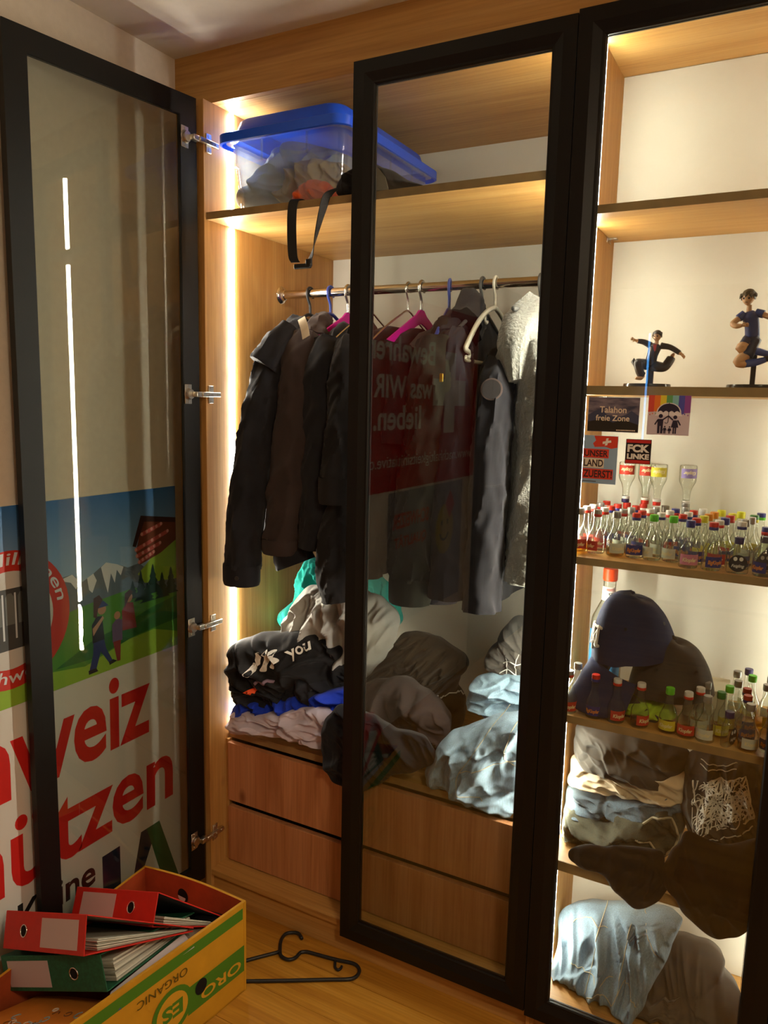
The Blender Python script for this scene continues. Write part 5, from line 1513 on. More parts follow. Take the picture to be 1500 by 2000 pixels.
def hand(mb, wrist, d, palm_n, s=1.0):
    """palm, four fingers, thumb"""
    wrist, d, pn = Vector(wrist), Vector(d).normalized(), Vector(palm_n).normalized()
    sd = d.cross(pn).normalized()
    pl = 0.0055 * s
    mb.tube([wrist, wrist + d * pl * 0.6, wrist + d * pl * 1.3], [0.0020 * s, 0.0030 * s, 0.0026 * s], 8)
    for i, ln in enumerate((0.0052, 0.006, 0.0056, 0.0044)):
        b0 = wrist + d * pl * 1.2 + sd * ((i - 1.5) * 0.0016 * s)
        b1 = b0 + d * ln * 0.55 * s + sd * ((i - 1.5) * 0.0005 * s)
        mb.tube([b0, b1, b1 + (d * 0.7 + pn * 0.7).normalized() * ln * 0.5 * s], [0.0010 * s, 0.0009 * s, 0.0006 * s], 6)
    t0 = wrist + d * pl * 0.35 - sd * 0.0022 * s
    mb.tube([t0, t0 - sd * 0.0022 * s + d * 0.0016 * s, t0 - sd * 0.0026 * s + d * 0.0040 * s + pn * 0.001], [0.0012 * s, 0.0010 * s, 0.0006 * s], 6)
def disc_base(g, c, r, h=0.008):
    MB().lathe([(r, 0), (r, h * 0.7), (r * 0.985, h), (r * 0.90, h)], 40, c).build('base', BASEM, g, 'auto')
R2Z = 1.5492
# figure in a dark suit, crouched in mid-air with spread arms
f1 = bthing('figurine', 'small figurine in a dark suit leaping with both arms spread', 'figurine', (1.135, 0.15, R2Z))
disc_base(f1, (0, 0, 0.0002), 0.050)
MB().bbox(-0.003, 0.012, 0.002, 0.010, 0.006, 0.060, 0.001, 1).build('support_post', BASEM, f1)
skm = MB()
suit = MB()
H = Vector((0.004, 0, 0.050))      # hips
Nk = Vector((0.016, -0.012, 0.094))
def T(mb, path, rad, n=10):
    P, rr = limb(path, rad)
    mb.tube(P, rr, n)
T(suit, [H, (0.008, -0.004, 0.070), (0.014, -0.010, 0.088), Nk], [0.0125, 0.0115, 0.0135, 0.006])
T(suit, [(0.026, -0.010, 0.090), (0.046, -0.014, 0.086), (0.066, -0.018, 0.074)], [0.0075, 0.006, 0.0052])
T(suit, [(0.004, -0.010, 0.091), (-0.010, -0.016, 0.098), (-0.022, -0.022, 0.100)], [0.0075, 0.006, 0.005])
# legs: one knee drawn up towards the viewer, one swung back to the right
T(suit, [H + Vector((-0.006, 0, 0)), (-0.014, -0.022, 0.052), (-0.016, -0.028, 0.050), (-0.012, -0.022, 0.032), (-0.006, -0.018, 0.026)], [0.012, 0.0105, 0.010, 0.009, 0.0075])
T(suit, [H + Vector((0.008, 0, -0.002)), (0.026, -0.006, 0.044), (0.036, -0.004, 0.046), (0.044, 0.004, 0.060), (0.046, 0.006, 0.066)], [0.012, 0.0105, 0.010, 0.0095, 0.0085])
suit.build('suit', SUIT, f1, True)
# coat tails
MB().tube([(-0.010, 0.004, 0.050), (-0.024, 0.002, 0.048), (-0.032, -0.004, 0.058), (-0.030, -0.006, 0.064)], [0.010, 0.008, 0.005, 0.001], 8).tube([(0.014, 0.008, 0.048), (0.034, 0.010, 0.046), (0.050, 0.006, 0.056)], [0.011, 0.009, 0.002], 8).build('coat_tails', SUIT, f1, True)
T(skm, [Nk, Nk + Vector((0.001, -0.001, 0.007))], [0.0045, 0.004])
T(skm, [(0.064, -0.017, 0.075), (0.070, -0.019, 0.071)], [0.004, 0.0032])
T(skm, [(-0.020, -0.022, 0.100), (-0.026, -0.024, 0.101)], [0.004, 0.0032])
hand(skm, (0.070, -0.019, 0.071), (0.7, -0.2, -0.7), (-0.5, -0.8, -0.3), 1.0)
hand(skm, (-0.026, -0.024, 0.101), (-0.7, -0.3, 0.35), (0.3, -0.9, 0.2), 1.0)
# bare feet
T(skm, [(-0.006, -0.018, 0.026), (-0.010, -0.024, 0.020), (-0.020, -0.030, 0.020)], [0.004, 0.0045, 0.003])
T(skm, [(0.046, 0.006, 0.066), (0.049, 0.004, 0.070), (0.052, -0.004, 0.072)], [0.004, 0.0042, 0.003])
head_parts(f1, Nk + Vector((0.001, -0.003, 0.0165)), 0.0105, (-0.15, -1, -0.15), HAIRD, False, skm)
skm.build('body', SKIN, f1, True)
MB().poly([(-0.004, 0), (0.004, 0), (0.002, -0.012), (0, -0.015), (-0.002, -0.012)], Nk + Vector((-0.001, -0.0125, -0.002)), (1, 0, 0), (0, -0.2, 1), 0.0012).build('tie', mat_plain('figure_tie', hexc('B84A44'), 0.5), f1)
# player in a blue kit, kicking
f2_ = bthing('figurine', 'taller figurine in a blue football kit in mid-kick on a post', 'figurine', (1.352, 0.15, R2Z))
disc_base(f2_, (0, 0, 0.0002), 0.056)
MB().bbox(-0.012, -0.002, 0.004, 0.013, 0.006, 0.098, 0.001, 1).build('support_post', BASEM, f2_)
skm = MB(); shirt = MB(); shorts = MB(); socks = MB(); shoes = MB()
H2 = Vector((-0.014, -0.004, 0.108))
N2 = Vector((-0.024, -0.010, 0.160))
T(shirt, [H2 + Vector((0, 0, -0.002)), (-0.016, -0.006, 0.128), (-0.021, -0.009, 0.147), N2 + Vector((0, 0, -0.003))], [0.0145, 0.0145, 0.0165, 0.0075])
T(shirt, [(-0.032, -0.012, 0.152), (-0.042, -0.016, 0.143)], [0.0085, 0.0085])
T(shirt, [(-0.010, -0.010, 0.154), (0.004, -0.014, 0.150)], [0.0085, 0.0085])
shirt.build('shirt', KIT, f2_, True)
T(shorts, [H2, H2 + Vector((0.0, 0, -0.010))], [0.0145, 0.014])
T(shorts, [H2 + Vector((-0.006, 0, -0.006)), (-0.026, -0.014, 0.088)], [0.0125, 0.0125])
T(shorts, [H2 + Vector((0.006, 0, -0.006)), (-0.020, -0.018, 0.066)], [0.0125, 0.0125])
shorts.build('shorts', SHORT, f2_, True)
T(skm, [N2 + Vector((0, 0, -0.006)), N2 + Vector((0.0, -0.001, 0.010))], [0.0055, 0.005])
T(skm, [(-0.040, -0.015, 0.144), (-0.052, -0.022, 0.132), (-0.044, -0.030, 0.126), (-0.034, -0.032, 0.127)], [0.006, 0.0055, 0.005, 0.0038])
hand(skm, (-0.034, -0.032, 0.127), (1, -0.1, 0.1), (0, -0.9, -0.4), 1.15)
T(skm, [(0.002, -0.013, 0.150), (0.018, -0.020, 0.142), (0.030, -0.028, 0.136)], [0.006, 0.0055, 0.004])
hand(skm, (0.030, -0.028, 0.136), (0.8, -0.4, -0.3), (-0.2, -0.9, -0.3), 1.15)
T(skm, [(-0.022, -0.012, 0.092), (-0.034, -0.020, 0.082), (-0.020, -0.014, 0.080)], [0.0105, 0.0095, 0.008])
T(skm, [(-0.022, -0.016, 0.070), (-0.036, -0.024, 0.054), (-0.022, -0.018, 0.050)], [0.0105, 0.0095, 0.008])
head_parts(f2_, N2 + Vector((-0.003, -0.003, 0.0245)), 0.0145, (-0.25, -1, -0.25), HAIRB, True, skm)
skm.build('body', SKIN, f2_, True)
T(socks, [(-0.022, -0.015, 0.081), (0.0, -0.006, 0.076), (0.022, 0.002, 0.070)], [0.0088, 0.0078, 0.006])
T(socks, [(-0.024, -0.018, 0.051), (-0.004, -0.010, 0.054), (0.014, -0.004, 0.060)], [0.0088, 0.0078, 0.006])
socks.build('socks', SOCK, f2_, True)
T(shoes, [(0.020, 0.002, 0.071), (0.030, 0.004, 0.066), (0.032, -0.006, 0.054)], [0.006, 0.0065, 0.004])
T(shoes, [(0.012, -0.004, 0.060), (0.022, -0.004, 0.062), (0.028, -0.014, 0.056)], [0.006, 0.0065, 0.004])
shoes.build('shoes', SUIT, f2_, True)

# ------------------------------------------------------------------ stickers on the glass of the closed right door
YS = -0.0113
UX, VZ = Vector((1, 0, 0)), Vector((0, 0, 1))
def col(name, h, r=0.45):
    return mat_plain('print_' + name, hexc(h), r, spec=0.3)
def sticker(name, label, x0, x1, z0, z1, mat):
    g = tag(empty(name, ((x0 + x1) / 2, YS, z0)), label, 'sticker', 'stickers on the glass door')
    MB().box(x0 - g.location.x, x1 - g.location.x, -0.0002, 0.0004, 0, z1 - z0).build('sheet', mat, g)
    g['w'] = x1 - x0
    return g
def sprint(g, name, v2, f, mat, lift=0.0003):
    return put2d(name, v2, f, mat, g, (0, -0.0002 - lift, 0), UX, VZ)
def spoly(g, name, pts, mat, lift=0.0003):
    return sprint(g, name, pts, [tuple(range(len(pts)))], mat, lift)
def circ(cx, cz, r, n=20, rz=None):
    return [(cx + r * math.cos(2 * math.pi * k / n), cz + (rz or r) * math.sin(2 * math.pi * k / n)) for k in range(n)]
def rect(x0, x1, z0, z1):
    return [(x0, z0), (x1, z0), (x1, z1), (x0, z1)]
# dusk mountain sticker
DUSK, nt, out = newmat('print_dusk_sky')
p = N(nt, 'ShaderNodeBsdfPrincipled', Roughness=0.5)
tc = N(nt, 'ShaderNodeTexCoord')
mp = N(nt, 'ShaderNodeMapping')
mp.inputs['Scale'].default_value = (14, 14, 60)
nz = N(nt, 'ShaderNodeTexNoise', Scale=1.5, Detail=6.0)
rp = N(nt, 'ShaderNodeValToRGB')
rp.color_ramp.elements[0].color = c4(hexc('2E3046')); rp.color_ramp.elements[0].position = 0.35
rp.color_ramp.elements[1].color = c4(hexc('8A7E88')); rp.color_ramp.elements[1].position = 0.68
nt.links.new(tc.outputs['Object'], mp.inputs[0]); nt.links.new(mp.outputs[0], nz.inputs['Vector']); nt.links.new(nz.outputs['Fac'], rp.inputs['Fac']); nt.links.new(rp.outputs[0], p.inputs['Base Color']); nt.links.new(p.outputs[0], out.inputs[0])
st = sticker('sticker', 'dark mountain dusk sticker reading Talahon freie Zone', 1.049, 1.152, 1.4545, 1.525, DUSK)
spoly(st, 'mountain_print', [(-0.051, 0.012), (0.051, 0.012), (0.051, 0.034), (0.036, 0.044), (0.026, 0.036), (0.010, 0.030), (-0.012, 0.034), (-0.026, 0.047), (-0.038, 0.042), (-0.051, 0.034)], col('slate_blue', '3E4258'))
spoly(st, 'valley_print', [(-0.051, 0.001), (0.051, 0.001), (0.051, 0.016), (0.02, 0.026), (0.0, 0.019), (-0.02, 0.027), (-0.051, 0.020)], col('dark_earth', '2A2620'), 0.0005)
CR = col('cream_text', 'E0D0B8')
v2, f2 = fit_text('Talahon', -0.028, 0.026, 0.039, 0.052, 0.012)
sprint(st, 'lettering', v2, f2, CR, 0.0008)
v2, f2 = fit_text('freie Zone', -0.035, 0.033, 0.0225, 0.0345, 0.012)
sprint(st, 'lettering', v2, f2, CR, 0.0008)
v2, f2 = [], []
for i in range(12):      # web address too small to read in the photo
    f2.append(tuple(len(v2) + k for k in range(4)))
    v2 += rect(0.008 + i * 0.0032, 0.0102 + i * 0.0032, 0.003, 0.0050)
sprint(st, 'small_print', v2, f2, CR, 0.0008)
# rainbow umbrella sticker
st = sticker('sticker', 'square sticker of a family pictogram under an umbrella and rainbow stripes', 1.1685, 1.2485, 1.4525, 1.531, col('pale_lilac', 'C2B4BC'))
hs = ['C84A3A', 'D8752C', 'D8C43A', '5E9A5E', '7AB0B4', '4A4A9A', '84468C']
for i, h in enumerate(hs):
    x0 = -0.040 + 0.080 * i / 7
    spoly(st, 'rainbow_stripe', [(x0, 0.0785), (x0, 0.045 + 0.002 * math.sin(i * 2)), (x0 + 0.0114, 0.044 + 0.002 * math.sin(i * 2 + 1)), (x0 + 0.0114, 0.0785)], col('stripe%d' % i, h))
WHT = col('white_outline', 'D8D0D2')
DK = col('dark_pictogram', '2A2436')
arc = [(0.0235 * math.cos(math.radians(a)), 0.044 + 0.0200 * math.sin(math.radians(a))) for a in range(0, 181, 12)]
spoly(st, 'umbrella_outline', arc + [(-0.026, 0.038), (0.026, 0.038)], WHT, 0.0005)
sc_ = []
for i in range(4):
    for k in range(5):
        t = k / 4
        sc_.append((-0.021 + 0.0105 * (i + t), 0.0445 + 0.0035 * math.sin(math.pi * t)))
spoly(st, 'umbrella', [(0.021 * math.cos(math.radians(a)), 0.0445 + 0.0180 * math.sin(math.radians(a))) for a in range(0, 181, 12)] + sc_[1:-1], DK, 0.0008)
def flat_line(pts, w_):
    out_v, out_f = [], []
    for a, b in zip(pts[:-1], pts[1:]):
        d = Vector((b[0] - a[0], b[1] - a[1]))
        nn = Vector((-d.y, d.x)).normalized() * w_ / 2
        o = len(out_v)
        out_v += [(a[0] - nn.x, a[1] - nn.y), (b[0] - nn.x, b[1] - nn.y), (b[0] + nn.x, b[1] + nn.y), (a[0] + nn.x, a[1] + nn.y)]
        out_f.append((o, o + 1, o + 2, o + 3))
    return out_v, out_f
v2, f2 = flat_line([(0, 0.064), (0, 0.026), (-0.002, 0.0235), (-0.005, 0.0235), (-0.006, 0.0255)], 0.0012)
sprint(st, 'umbrella_handle', v2, f2, DK, 0.0009)
def person_sign(g, cx, z0, h, skirt=False, arm=0):
    s_ = h / 0.038
    mb = MB()
    P = []
    pts = []
    spoly(g, 'head_sign', circ(cx, z0 + 0.0345 * s_, 0.0040 * s_), DK, 0.0008)
    if skirt:
        body = [(-0.004, 0.028), (0.004, 0.028), (0.0075, 0.013), (0.0035, 0.013), (0.0035, 0.0), (0.0006, 0.0), (0.0006, 0.012), (-0.0006, 0.012), (-0.0006, 0.0), (-0.0035, 0.0), (-0.0035, 0.013), (-0.0075, 0.013)]
    else:
        body = [(-0.0055, 0.0285), (0.0055, 0.0285), (0.0052, 0.015), (0.0050, 0.0), (0.0008, 0.0), (0.0008, 0.0145), (-0.0008, 0.0145), (-0.0008, 0.0), (-0.0050, 0.0), (-0.0052, 0.015)]
    spoly(g, 'body_sign', [(cx + a * s_, z0 + b * s_) for a, b in body], DK, 0.0008)
    if arm:
        v2, f2 = flat_line([(cx + arm * 0.004, z0 + 0.027), (0.0, z0 + 0.035)], 0.0026)
        sprint(g, 'arm_sign', v2, f2, DK, 0.0008)
        v2, f2 = flat_line([(cx - arm * 0.005, z0 + 0.027), (cx - arm * 0.0105, z0 + 0.017)], 0.0026)
        sprint(g, 'arm_sign', v2, f2, DK, 0.0008)
    else:
        for q in (-1, 1):
            v2, f2 = flat_line([(cx + q * 0.005 * s_, z0 + 0.027 * s_), (cx + q * 0.009 * s_, z0 + 0.015 * s_)], 0.0026 * s_)
            sprint(g, 'arm_sign', v2, f2, DK, 0.0008)
person_sign(st, -0.0145, 0.003, 0.038, False, 1)
person_sign(st, 0.0130, 0.003, 0.036, True, -1)
person_sign(st, -0.0055, 0.003, 0.0150)
person_sign(st, 0.0035, 0.003, 0.0145, True)
for x_, z_, i in ((-0.036, 0.040, 0), (-0.031, 0.042, 1), (-0.025, 0.042, 3), (0.025, 0.042, 5), (0.030, 0.042, 5), (0.036, 0.040, 6)):
    spoly(st, 'paint_drop', circ(x_, z_, 0.0010, 10, 0.0017), col('stripe%d' % i, hs[i]), 0.0004)
# flag sticker
st = sticker('sticker', 'blue sticker with red flag reading UNSER LAND ZUERST!', 1.0437, 1.1140, 1.3455, 1.4460, col('sky_blue', '8AA6C0'))
RD = col('flag_red', 'C8402C')
wv = [(-0.012, 0.0765), (-0.016, 0.084), (-0.010, 0.090), (-0.014, 0.0998), (0.0345, 0.0998), (0.0345, 0.077), (0.022, 0.074), (0.010, 0.078)]
spoly(st, 'flag', wv, RD)
spoly(st, 'cross', [(0.004, 0.083), (0.0095, 0.0842), (0.0085, 0.080), (0.0135, 0.081), (0.0145, 0.0855), (0.0215, 0.087), (0.0208, 0.0915), (0.015, 0.0905), (0.0155, 0.096), (0.0108, 0.095), (0.0102, 0.0895), (0.0038, 0.088)], col('white', 'E0DAD0'), 0.0005)
INK = col('ink', '3A2A2A')
for s_, x1, z0, z1, bg_ in (('UNSER', 0.0165, 0.0565, 0.0700, RD), ('LAND', 0.0075, 0.0355, 0.0505, col('cream_bar', 'D8CDB8')), ('ZUERST!', 0.0270, 0.0125, 0.0285, RD)):
    spoly(st, 'text_bar', rect(-0.0340, x1 + 0.0015, z0 - 0.0025, z1 + 0.0025), bg_, 0.0006)
    v2, f2 = fit_text(s_, -0.0325, x1, z0, z1, 0.025)
    sprint(st, 'lettering', v2, f2, INK, 0.0009)
v2, f2 = [], []
for i in range(10):      # small print, illegible in the photo
    f2.append(tuple(len(v2) + k for k in range(4)))
    v2 += rect(-0.0325 + i * 0.0028, -0.0307 + i * 0.0028, 0.0035, 0.0055)
sprint(st, 'small_print', v2, f2, INK, 0.0009)
# black and red square sticker
st = sticker('sticker', 'small black sticker with red bars reading FCK LINKE', 1.1300, 1.1800, 1.3915, 1.4415, col('black', '1E1618'))
for z0, z1 in ((0.0425, 0.0490), (0.0010, 0.0075)):
    spoly(st, 'red_bar', rect(-0.0240, 0.0240, z0, z1), col('bar_red', 'B42A26'))
v2, f2 = fit_text('FCK', -0.0215, 0.0220, 0.0235, 0.0395, 0.05)
sprint(st, 'lettering', v2, f2, col('white', 'E0DAD0'), 0.0006)
v2, f2 = fit_text('LINKE', -0.0215, 0.0220, 0.0095, 0.0205, 0.05)
sprint(st, 'lettering', v2, f2, col('white', 'E0DAD0'), 0.0006)
# ------------------------------------------------------------------ posters on the left wall
UY = Vector((0, 1, 0))
def poster(name, label, y0, y1, z0, z1, mat, x=XW + 0.0045):
    g = tag(empty(name, (x, y0, z0)), label, 'poster')
    MB().box(-0.004, 0, 0, y1 - y0, 0, z1 - z0).build('sheet', mat, g)
    g['y0'], g['z0'] = y0, z0
    return g
class Pr:
    """printing on a poster in wall coordinates (y, z)"""
    def __init__(s, g):
        s.g, s.n = g, 0
    def put(s, name, v2, f, mat, lift=None):
        s.n += 1
        lf = lift if lift is not None else 0.0004 + s.n * 0.00002
        y0, z0 = s.g['y0'], s.g['z0']
        return put2d(name, [(a - y0, b - z0) for a, b in v2], f, mat, s.g, (lf, 0, 0), UY, VZ)
    def poly(s, name, pts, mat, lift=None):
        return s.put(name, pts, [tuple(range(len(pts)))], mat, lift)
    def text(s, t, y0, y1, z0, z1, mat, bold=0.03, shear=0.0, ref=None, spacing=1.0):
        v2, f2 = fit_text(t, y0, y1, z0, z1, bold, shear, spacing, ref)
        return s.put('lettering', v2, f2, mat)
PAPER = col('poster_paper', 'D4CFC6', 0.5)
p1 = poster('campaign_poster', 'tall campaign poster with red Schweiz schützen lettering behind the open door', -0.890, 0.003, 0.002, 1.252, PAPER)
pr = Pr(p1)
SKYM, nt, out = newmat('print_sky')
p = N(nt, 'ShaderNodeBsdfPrincipled', Roughness=0.5)
tc = N(nt, 'ShaderNodeTexCoord'); sx = N(nt, 'ShaderNodeSeparateXYZ'); mr = N(nt, 'ShaderNodeMapRange'); rp = N(nt, 'ShaderNodeValToRGB')
mr.inputs['From Min'].default_value = 0.78; mr.inputs['From Max'].default_value = 1.25
rp.color_ramp.elements[0].color = c4(hexc('8FB0CC')); rp.color_ramp.elements[1].color = c4(hexc('2F66A4'))
rp.color_ramp.elements[0].position = 0.5
nt.links.new(tc.outputs['Object'], sx.inputs[0]); nt.links.new(sx.outputs['Z'], mr.inputs['Value']); nt.links.new(mr.outputs[0], rp.inputs['Fac']); nt.links.new(rp.outputs[0], p.inputs['Base Color']); nt.links.new(p.outputs[0], out.inputs[0])
pr.poly('sky_print', rect(-0.890, 0.003, 0.778, 1.2515), SKYM)
pr.poly('mountain_print', [(-0.89, 0.90), (-0.89, 1.02), (-0.70, 1.05), (-0.55, 1.02), (-0.42, 1.055), (-0.36, 1.060), (-0.33, 1.035), (-0.295, 1.050), (-0.253, 1.072), (-0.215, 1.060), (-0.18, 1.045), (-0.14, 1.050), (-0.10, 1.02), (0.003, 1.02), (0.003, 0.90)], col('mountain', '5A6A78'))
SNOW = col('snow', 'D0D4D8')
for pts in ([(-0.270, 1.062), (-0.253, 1.072), (-0.215, 1.060), (-0.195, 1.050), (-0.205, 1.028), (-0.218, 1.046), (-0.226, 1.012), (-0.238, 1.040), (-0.250, 0.990), (-0.262, 1.030)], [(-0.315, 1.042), (-0.295, 1.050), (-0.285, 1.030), (-0.300, 1.000), (-0.310, 1.010)], [(-0.400, 1.052), (-0.36, 1.060), (-0.335, 1.034), (-0.350, 1.020), (-0.365, 1.040)]):
    pr.poly('snow_print', pts, SNOW)
MEAD = col('meadow', '4E8A34'); MEADL = col('meadow_light', '8EB43C'); MEADD = col('meadow_dark', '2E6A34'); PINE = col('pine', '1E3A34')
pr.poly('meadow_print', [(-0.89, 0.778), (-0.89, 0.93), (-0.5, 0.95), (-0.30, 0.975), (-0.16, 0.985), (0.003, 0.94), (0.003, 0.778)], MEAD)
pr.poly('hill_print', [(-0.145, 1.02), (-0.11, 1.045), (-0.055, 1.09), (0.003, 1.135), (0.003, 0.98), (-0.06, 0.985), (-0.12, 0.99)], MEADL)
pr.poly('meadow_print', [(-0.42, 0.83), (-0.30, 0.875), (-0.20, 0.89), (-0.10, 0.915), (0.003, 0.93), (0.003, 0.86), (-0.15, 0.85), (-0.30, 0.825)], MEADD)
pr.poly('meadow_print', [(-0.89, 0.778), (-0.89, 0.86), (-0.6, 0.87), (-0.45, 0.83), (-0.33, 0.812), (-0.18, 0.845), (-0.09, 0.85), (0.003, 0.82), (0.003, 0.778)], MEADL)
for cy, cz, h, w_ in ((-0.135, 0.945, 0.085, 0.026), (-0.090, 0.955, 0.085, 0.030), (-0.055, 0.935, 0.075, 0.03), (-0.020, 0.94, 0.08, 0.03), (-0.112, 0.935, 0.055, 0.03), (-0.165, 0.955, 0.05, 0.022)):
    pts = []
    for k in range(5):
        pts += [(cy - w_ * (1 - k / 5), cz + h * k / 5), (cy - w_ * (1 - k / 5) * 0.55, cz + h * (k + 0.6) / 5)]
    pts.append((cy, cz + h))
    pts += [(2 * cy - a, b) for a, b in reversed(pts[:-1])]
    pr.poly('pine_print', pts, PINE)
# chalet
CHW = col('chalet_wood', '6E3A26'); CHR = col('chalet_roof', '3A2420'); FLW = col('flower_boxes', 'B0524C'); PNK = col('flowers', 'D89890')
pr.poly('chalet_print', [(-0.150, 1.085), (-0.122, 1.168), (0.0025, 1.150), (0.0025, 1.095), (-0.060, 1.065), (-0.135, 1.045)], CHW)
pr.poly('chalet_roof_print', [(-0.162, 1.100), (-0.130, 1.181), (0.0025, 1.160), (0.0025, 1.146), (-0.118, 1.163), (-0.150, 1.096)], CHR)
for k, (a, b, c, d) in enumerate(((-0.150, 1.082, -0.030, 1.118), (-0.147, 1.064, -0.060, 1.088), (-0.140, 1.046, -0.085, 1.066), (-0.128, 1.122, -0.055, 1.142))):
    pr.poly('balcony_print', [(a, b), (c, d), (c, d + 0.012), (a, b + 0.012)], FLW)
    for j in range(5):
        t = j / 4
        pr.poly('flower_print', circ(a + (c - a) * t, b + (d - b) * t + 0.007, 0.005, 8), PNK)
# hikers
BLU = col('hiker_blue', '26386E'); DKH = col('hiker_dark', '1E2028'); REDH = col('hiker_red', '8A3A38'); SKN = col('hiker_skin', 'B88A6A'); VIO = col('hiker_violet', '6A5A7A'); HAIR = col('hiker_hair', '4A2A1E')
pr.poly('hiker_print', [(-0.302, 0.868), (-0.268, 0.870), (-0.262, 0.842), (-0.240, 0.800), (-0.252, 0.797), (-0.280, 0.838), (-0.288, 0.815), (-0.296, 0.794), (-0.318, 0.796), (-0.305, 0.835)], BLU)
pr.poly('hiker_print', [(-0.305, 0.866), (-0.306, 0.915), (-0.290, 0.935), (-0.272, 0.932), (-0.266, 0.868)], DKH)
pr.poly('hiker_print', [(-0.304, 0.905), (-0.302, 0.885), (-0.278, 0.912), (-0.266, 0.925), (-0.270, 0.932), (-0.290, 0.915)], SKN)
pr.poly('hiker_print', circ(-0.272, 0.950, 0.014, 14), SKN)
pr.poly('hiker_print', [(-0.289, 0.955), (-0.284, 0.972), (-0.266, 0.972), (-0.250, 0.956)], BLU)
pr.poly('hiker_print', [(-0.321, 0.797), (-0.296, 0.797), (-0.290, 0.787), (-0.320, 0.786)], DKH)
pr.poly('hiker_print', [(-0.254, 0.801), (-0.240, 0.805), (-0.226, 0.797), (-0.252, 0.792)], DKH)
pr.poly('hiker_print', [(-0.300, 0.935), (-0.298, 0.985), (-0.280, 0.990), (-0.268, 0.975), (-0.284, 0.955), (-0.290, 0.930)], HAIR)
pr.poly('hiker_print', [(-0.205, 0.875), (-0.205, 0.930), (-0.190, 0.950), (-0.165, 0.945), (-0.155, 0.872)], REDH)
pr.poly('hiker_print', circ(-0.180, 0.962, 0.013, 14), SKN)
pr.poly('hiker_print', [(-0.196, 0.935), (-0.194, 0.975), (-0.176, 0.984), (-0.164, 0.975), (-0.180, 0.960)], HAIR)
pr.poly('hiker_print', [(-0.240, 0.850), (-0.240, 0.900), (-0.222, 0.915), (-0.205, 0.905), (-0.206, 0.850)], VIO)
pr.poly('hiker_print', [(-0.238, 0.852), (-0.226, 0.795), (-0.215, 0.795), (-0.212, 0.852)], REDH)
pr.poly('hiker_print', circ(-0.222, 0.922, 0.011, 12), SKN)
# round red sign with train
CY, CZ = -0.536, 0.985
RSG = col('sign_red', 'BE3428')
pr.poly('sign_ring', circ(CY, CZ, 0.164, 48), RSG)
pr.poly('sign_face', circ(CY, CZ, 0.116, 48), col('sign_white', 'C8C4BE'))
pr.poly('train_print', [(CY - 0.075, CZ - 0.070), (CY + 0.075, CZ - 0.070), (CY + 0.090, CZ + 0.02), (CY + 0.080, CZ + 0.075), (CY - 0.080, CZ + 0.075), (CY - 0.090, CZ + 0.02)], col('train_grey', '4A4A4A'))
for k in range(5):
    a = CY - 0.074 + 0.032 * k
    pr.poly('train_window', [(a, CZ - 0.01), (a + 0.022, CZ - 0.01), (a + 0.022, CZ + 0.055), (a + 0.016, CZ + 0.064), (a + 0.006, CZ + 0.064), (a, CZ + 0.055)], col('train_window', '6E7270'))
    pr.poly('train_pillar', rect(a + 0.023, a + 0.0275, CZ - 0.045, CZ + 0.064), SNOW)
def arc_text(t, r, a0, a1, h, flip=False):
    v2, f2 = fit_text(t, 0, 1, -h / 2, h / 2, 0.008, 0.1, ref='Hg')
    V = []
    for a, b in v2:
        th = a0 + (a1 - a0) * a
        rr = r + (-b if flip else b)
        V.append((CY + rr * math.cos(th), CZ + rr * math.sin(th)))
    pr.put('lettering', V, f2, SNOW)
arc_text('10-Millionen', 0.140, math.radians(150), math.radians(8), 0.038)
arc_text('Schweiz', 0.140, math.radians(-128), math.radians(-50), 0.038, True)
pr.poly('text_field', rect(-0.890, 0.003, 0.002, 0.778), PAPER)
RTX = col('text_red', 'C4241E')
def word(t, tail, y_left, y_right, base, xh, mat, bold=0.022, shear=0.02):
    """whole word set so that its visible tail spans y_left..y_right"""
    tv = text_geo(tail, bold, shear)[0]
    wv_, wf = text_geo(t, bold, shear)
    tw = max(q[0] for q in tv) - min(q[0] for q in tv)
    sx_ = (y_right - y_left) / tw
    xv = text_geo('x', bold, shear)[0]
    xb, xt = min(q[1] for q in xv), max(q[1] for q in xv)
    right = max(q[0] for q in wv_)
    pr.put('lettering', [(y_right + (a - right) * sx_, base + (b - xb) / (xt - xb) * xh) for a, b in wv_], wf, mat)
word('Schweiz', 'weiz', -0.552, -0.112, 0.552, 0.145, RTX)
word('schützen', 'ützen', -0.565, -0.027, 0.318, 0.135, RTX)
NAV = col('text_navy', '1C2A3E'); GRN = col('text_green', '1E5A34')
word('Keine', 'ine', -0.440, -0.322, 0.202, 0.050, col('text_black', '1E1A18'))
pr.poly('letter_j', [(-0.298, 0.262), (-0.236, 0.262), (-0.236, 0.085), (-0.252, 0.050), (-0.290, 0.036), (-0.330, 0.044), (-0.322, 0.085), (-0.304, 0.088), (-0.298, 0.10)], NAV)
pr.poly('letter_a', [(-0.215, 0.044), (-0.158, 0.262), (-0.088, 0.262), (-0.148, 0.150), (-0.160, 0.044)], NAV)
pr.poly('letter_a', [(-0.136, 0.262), (-0.086, 0.262), (-0.010, 0.044), (-0.070, 0.044)], GRN)
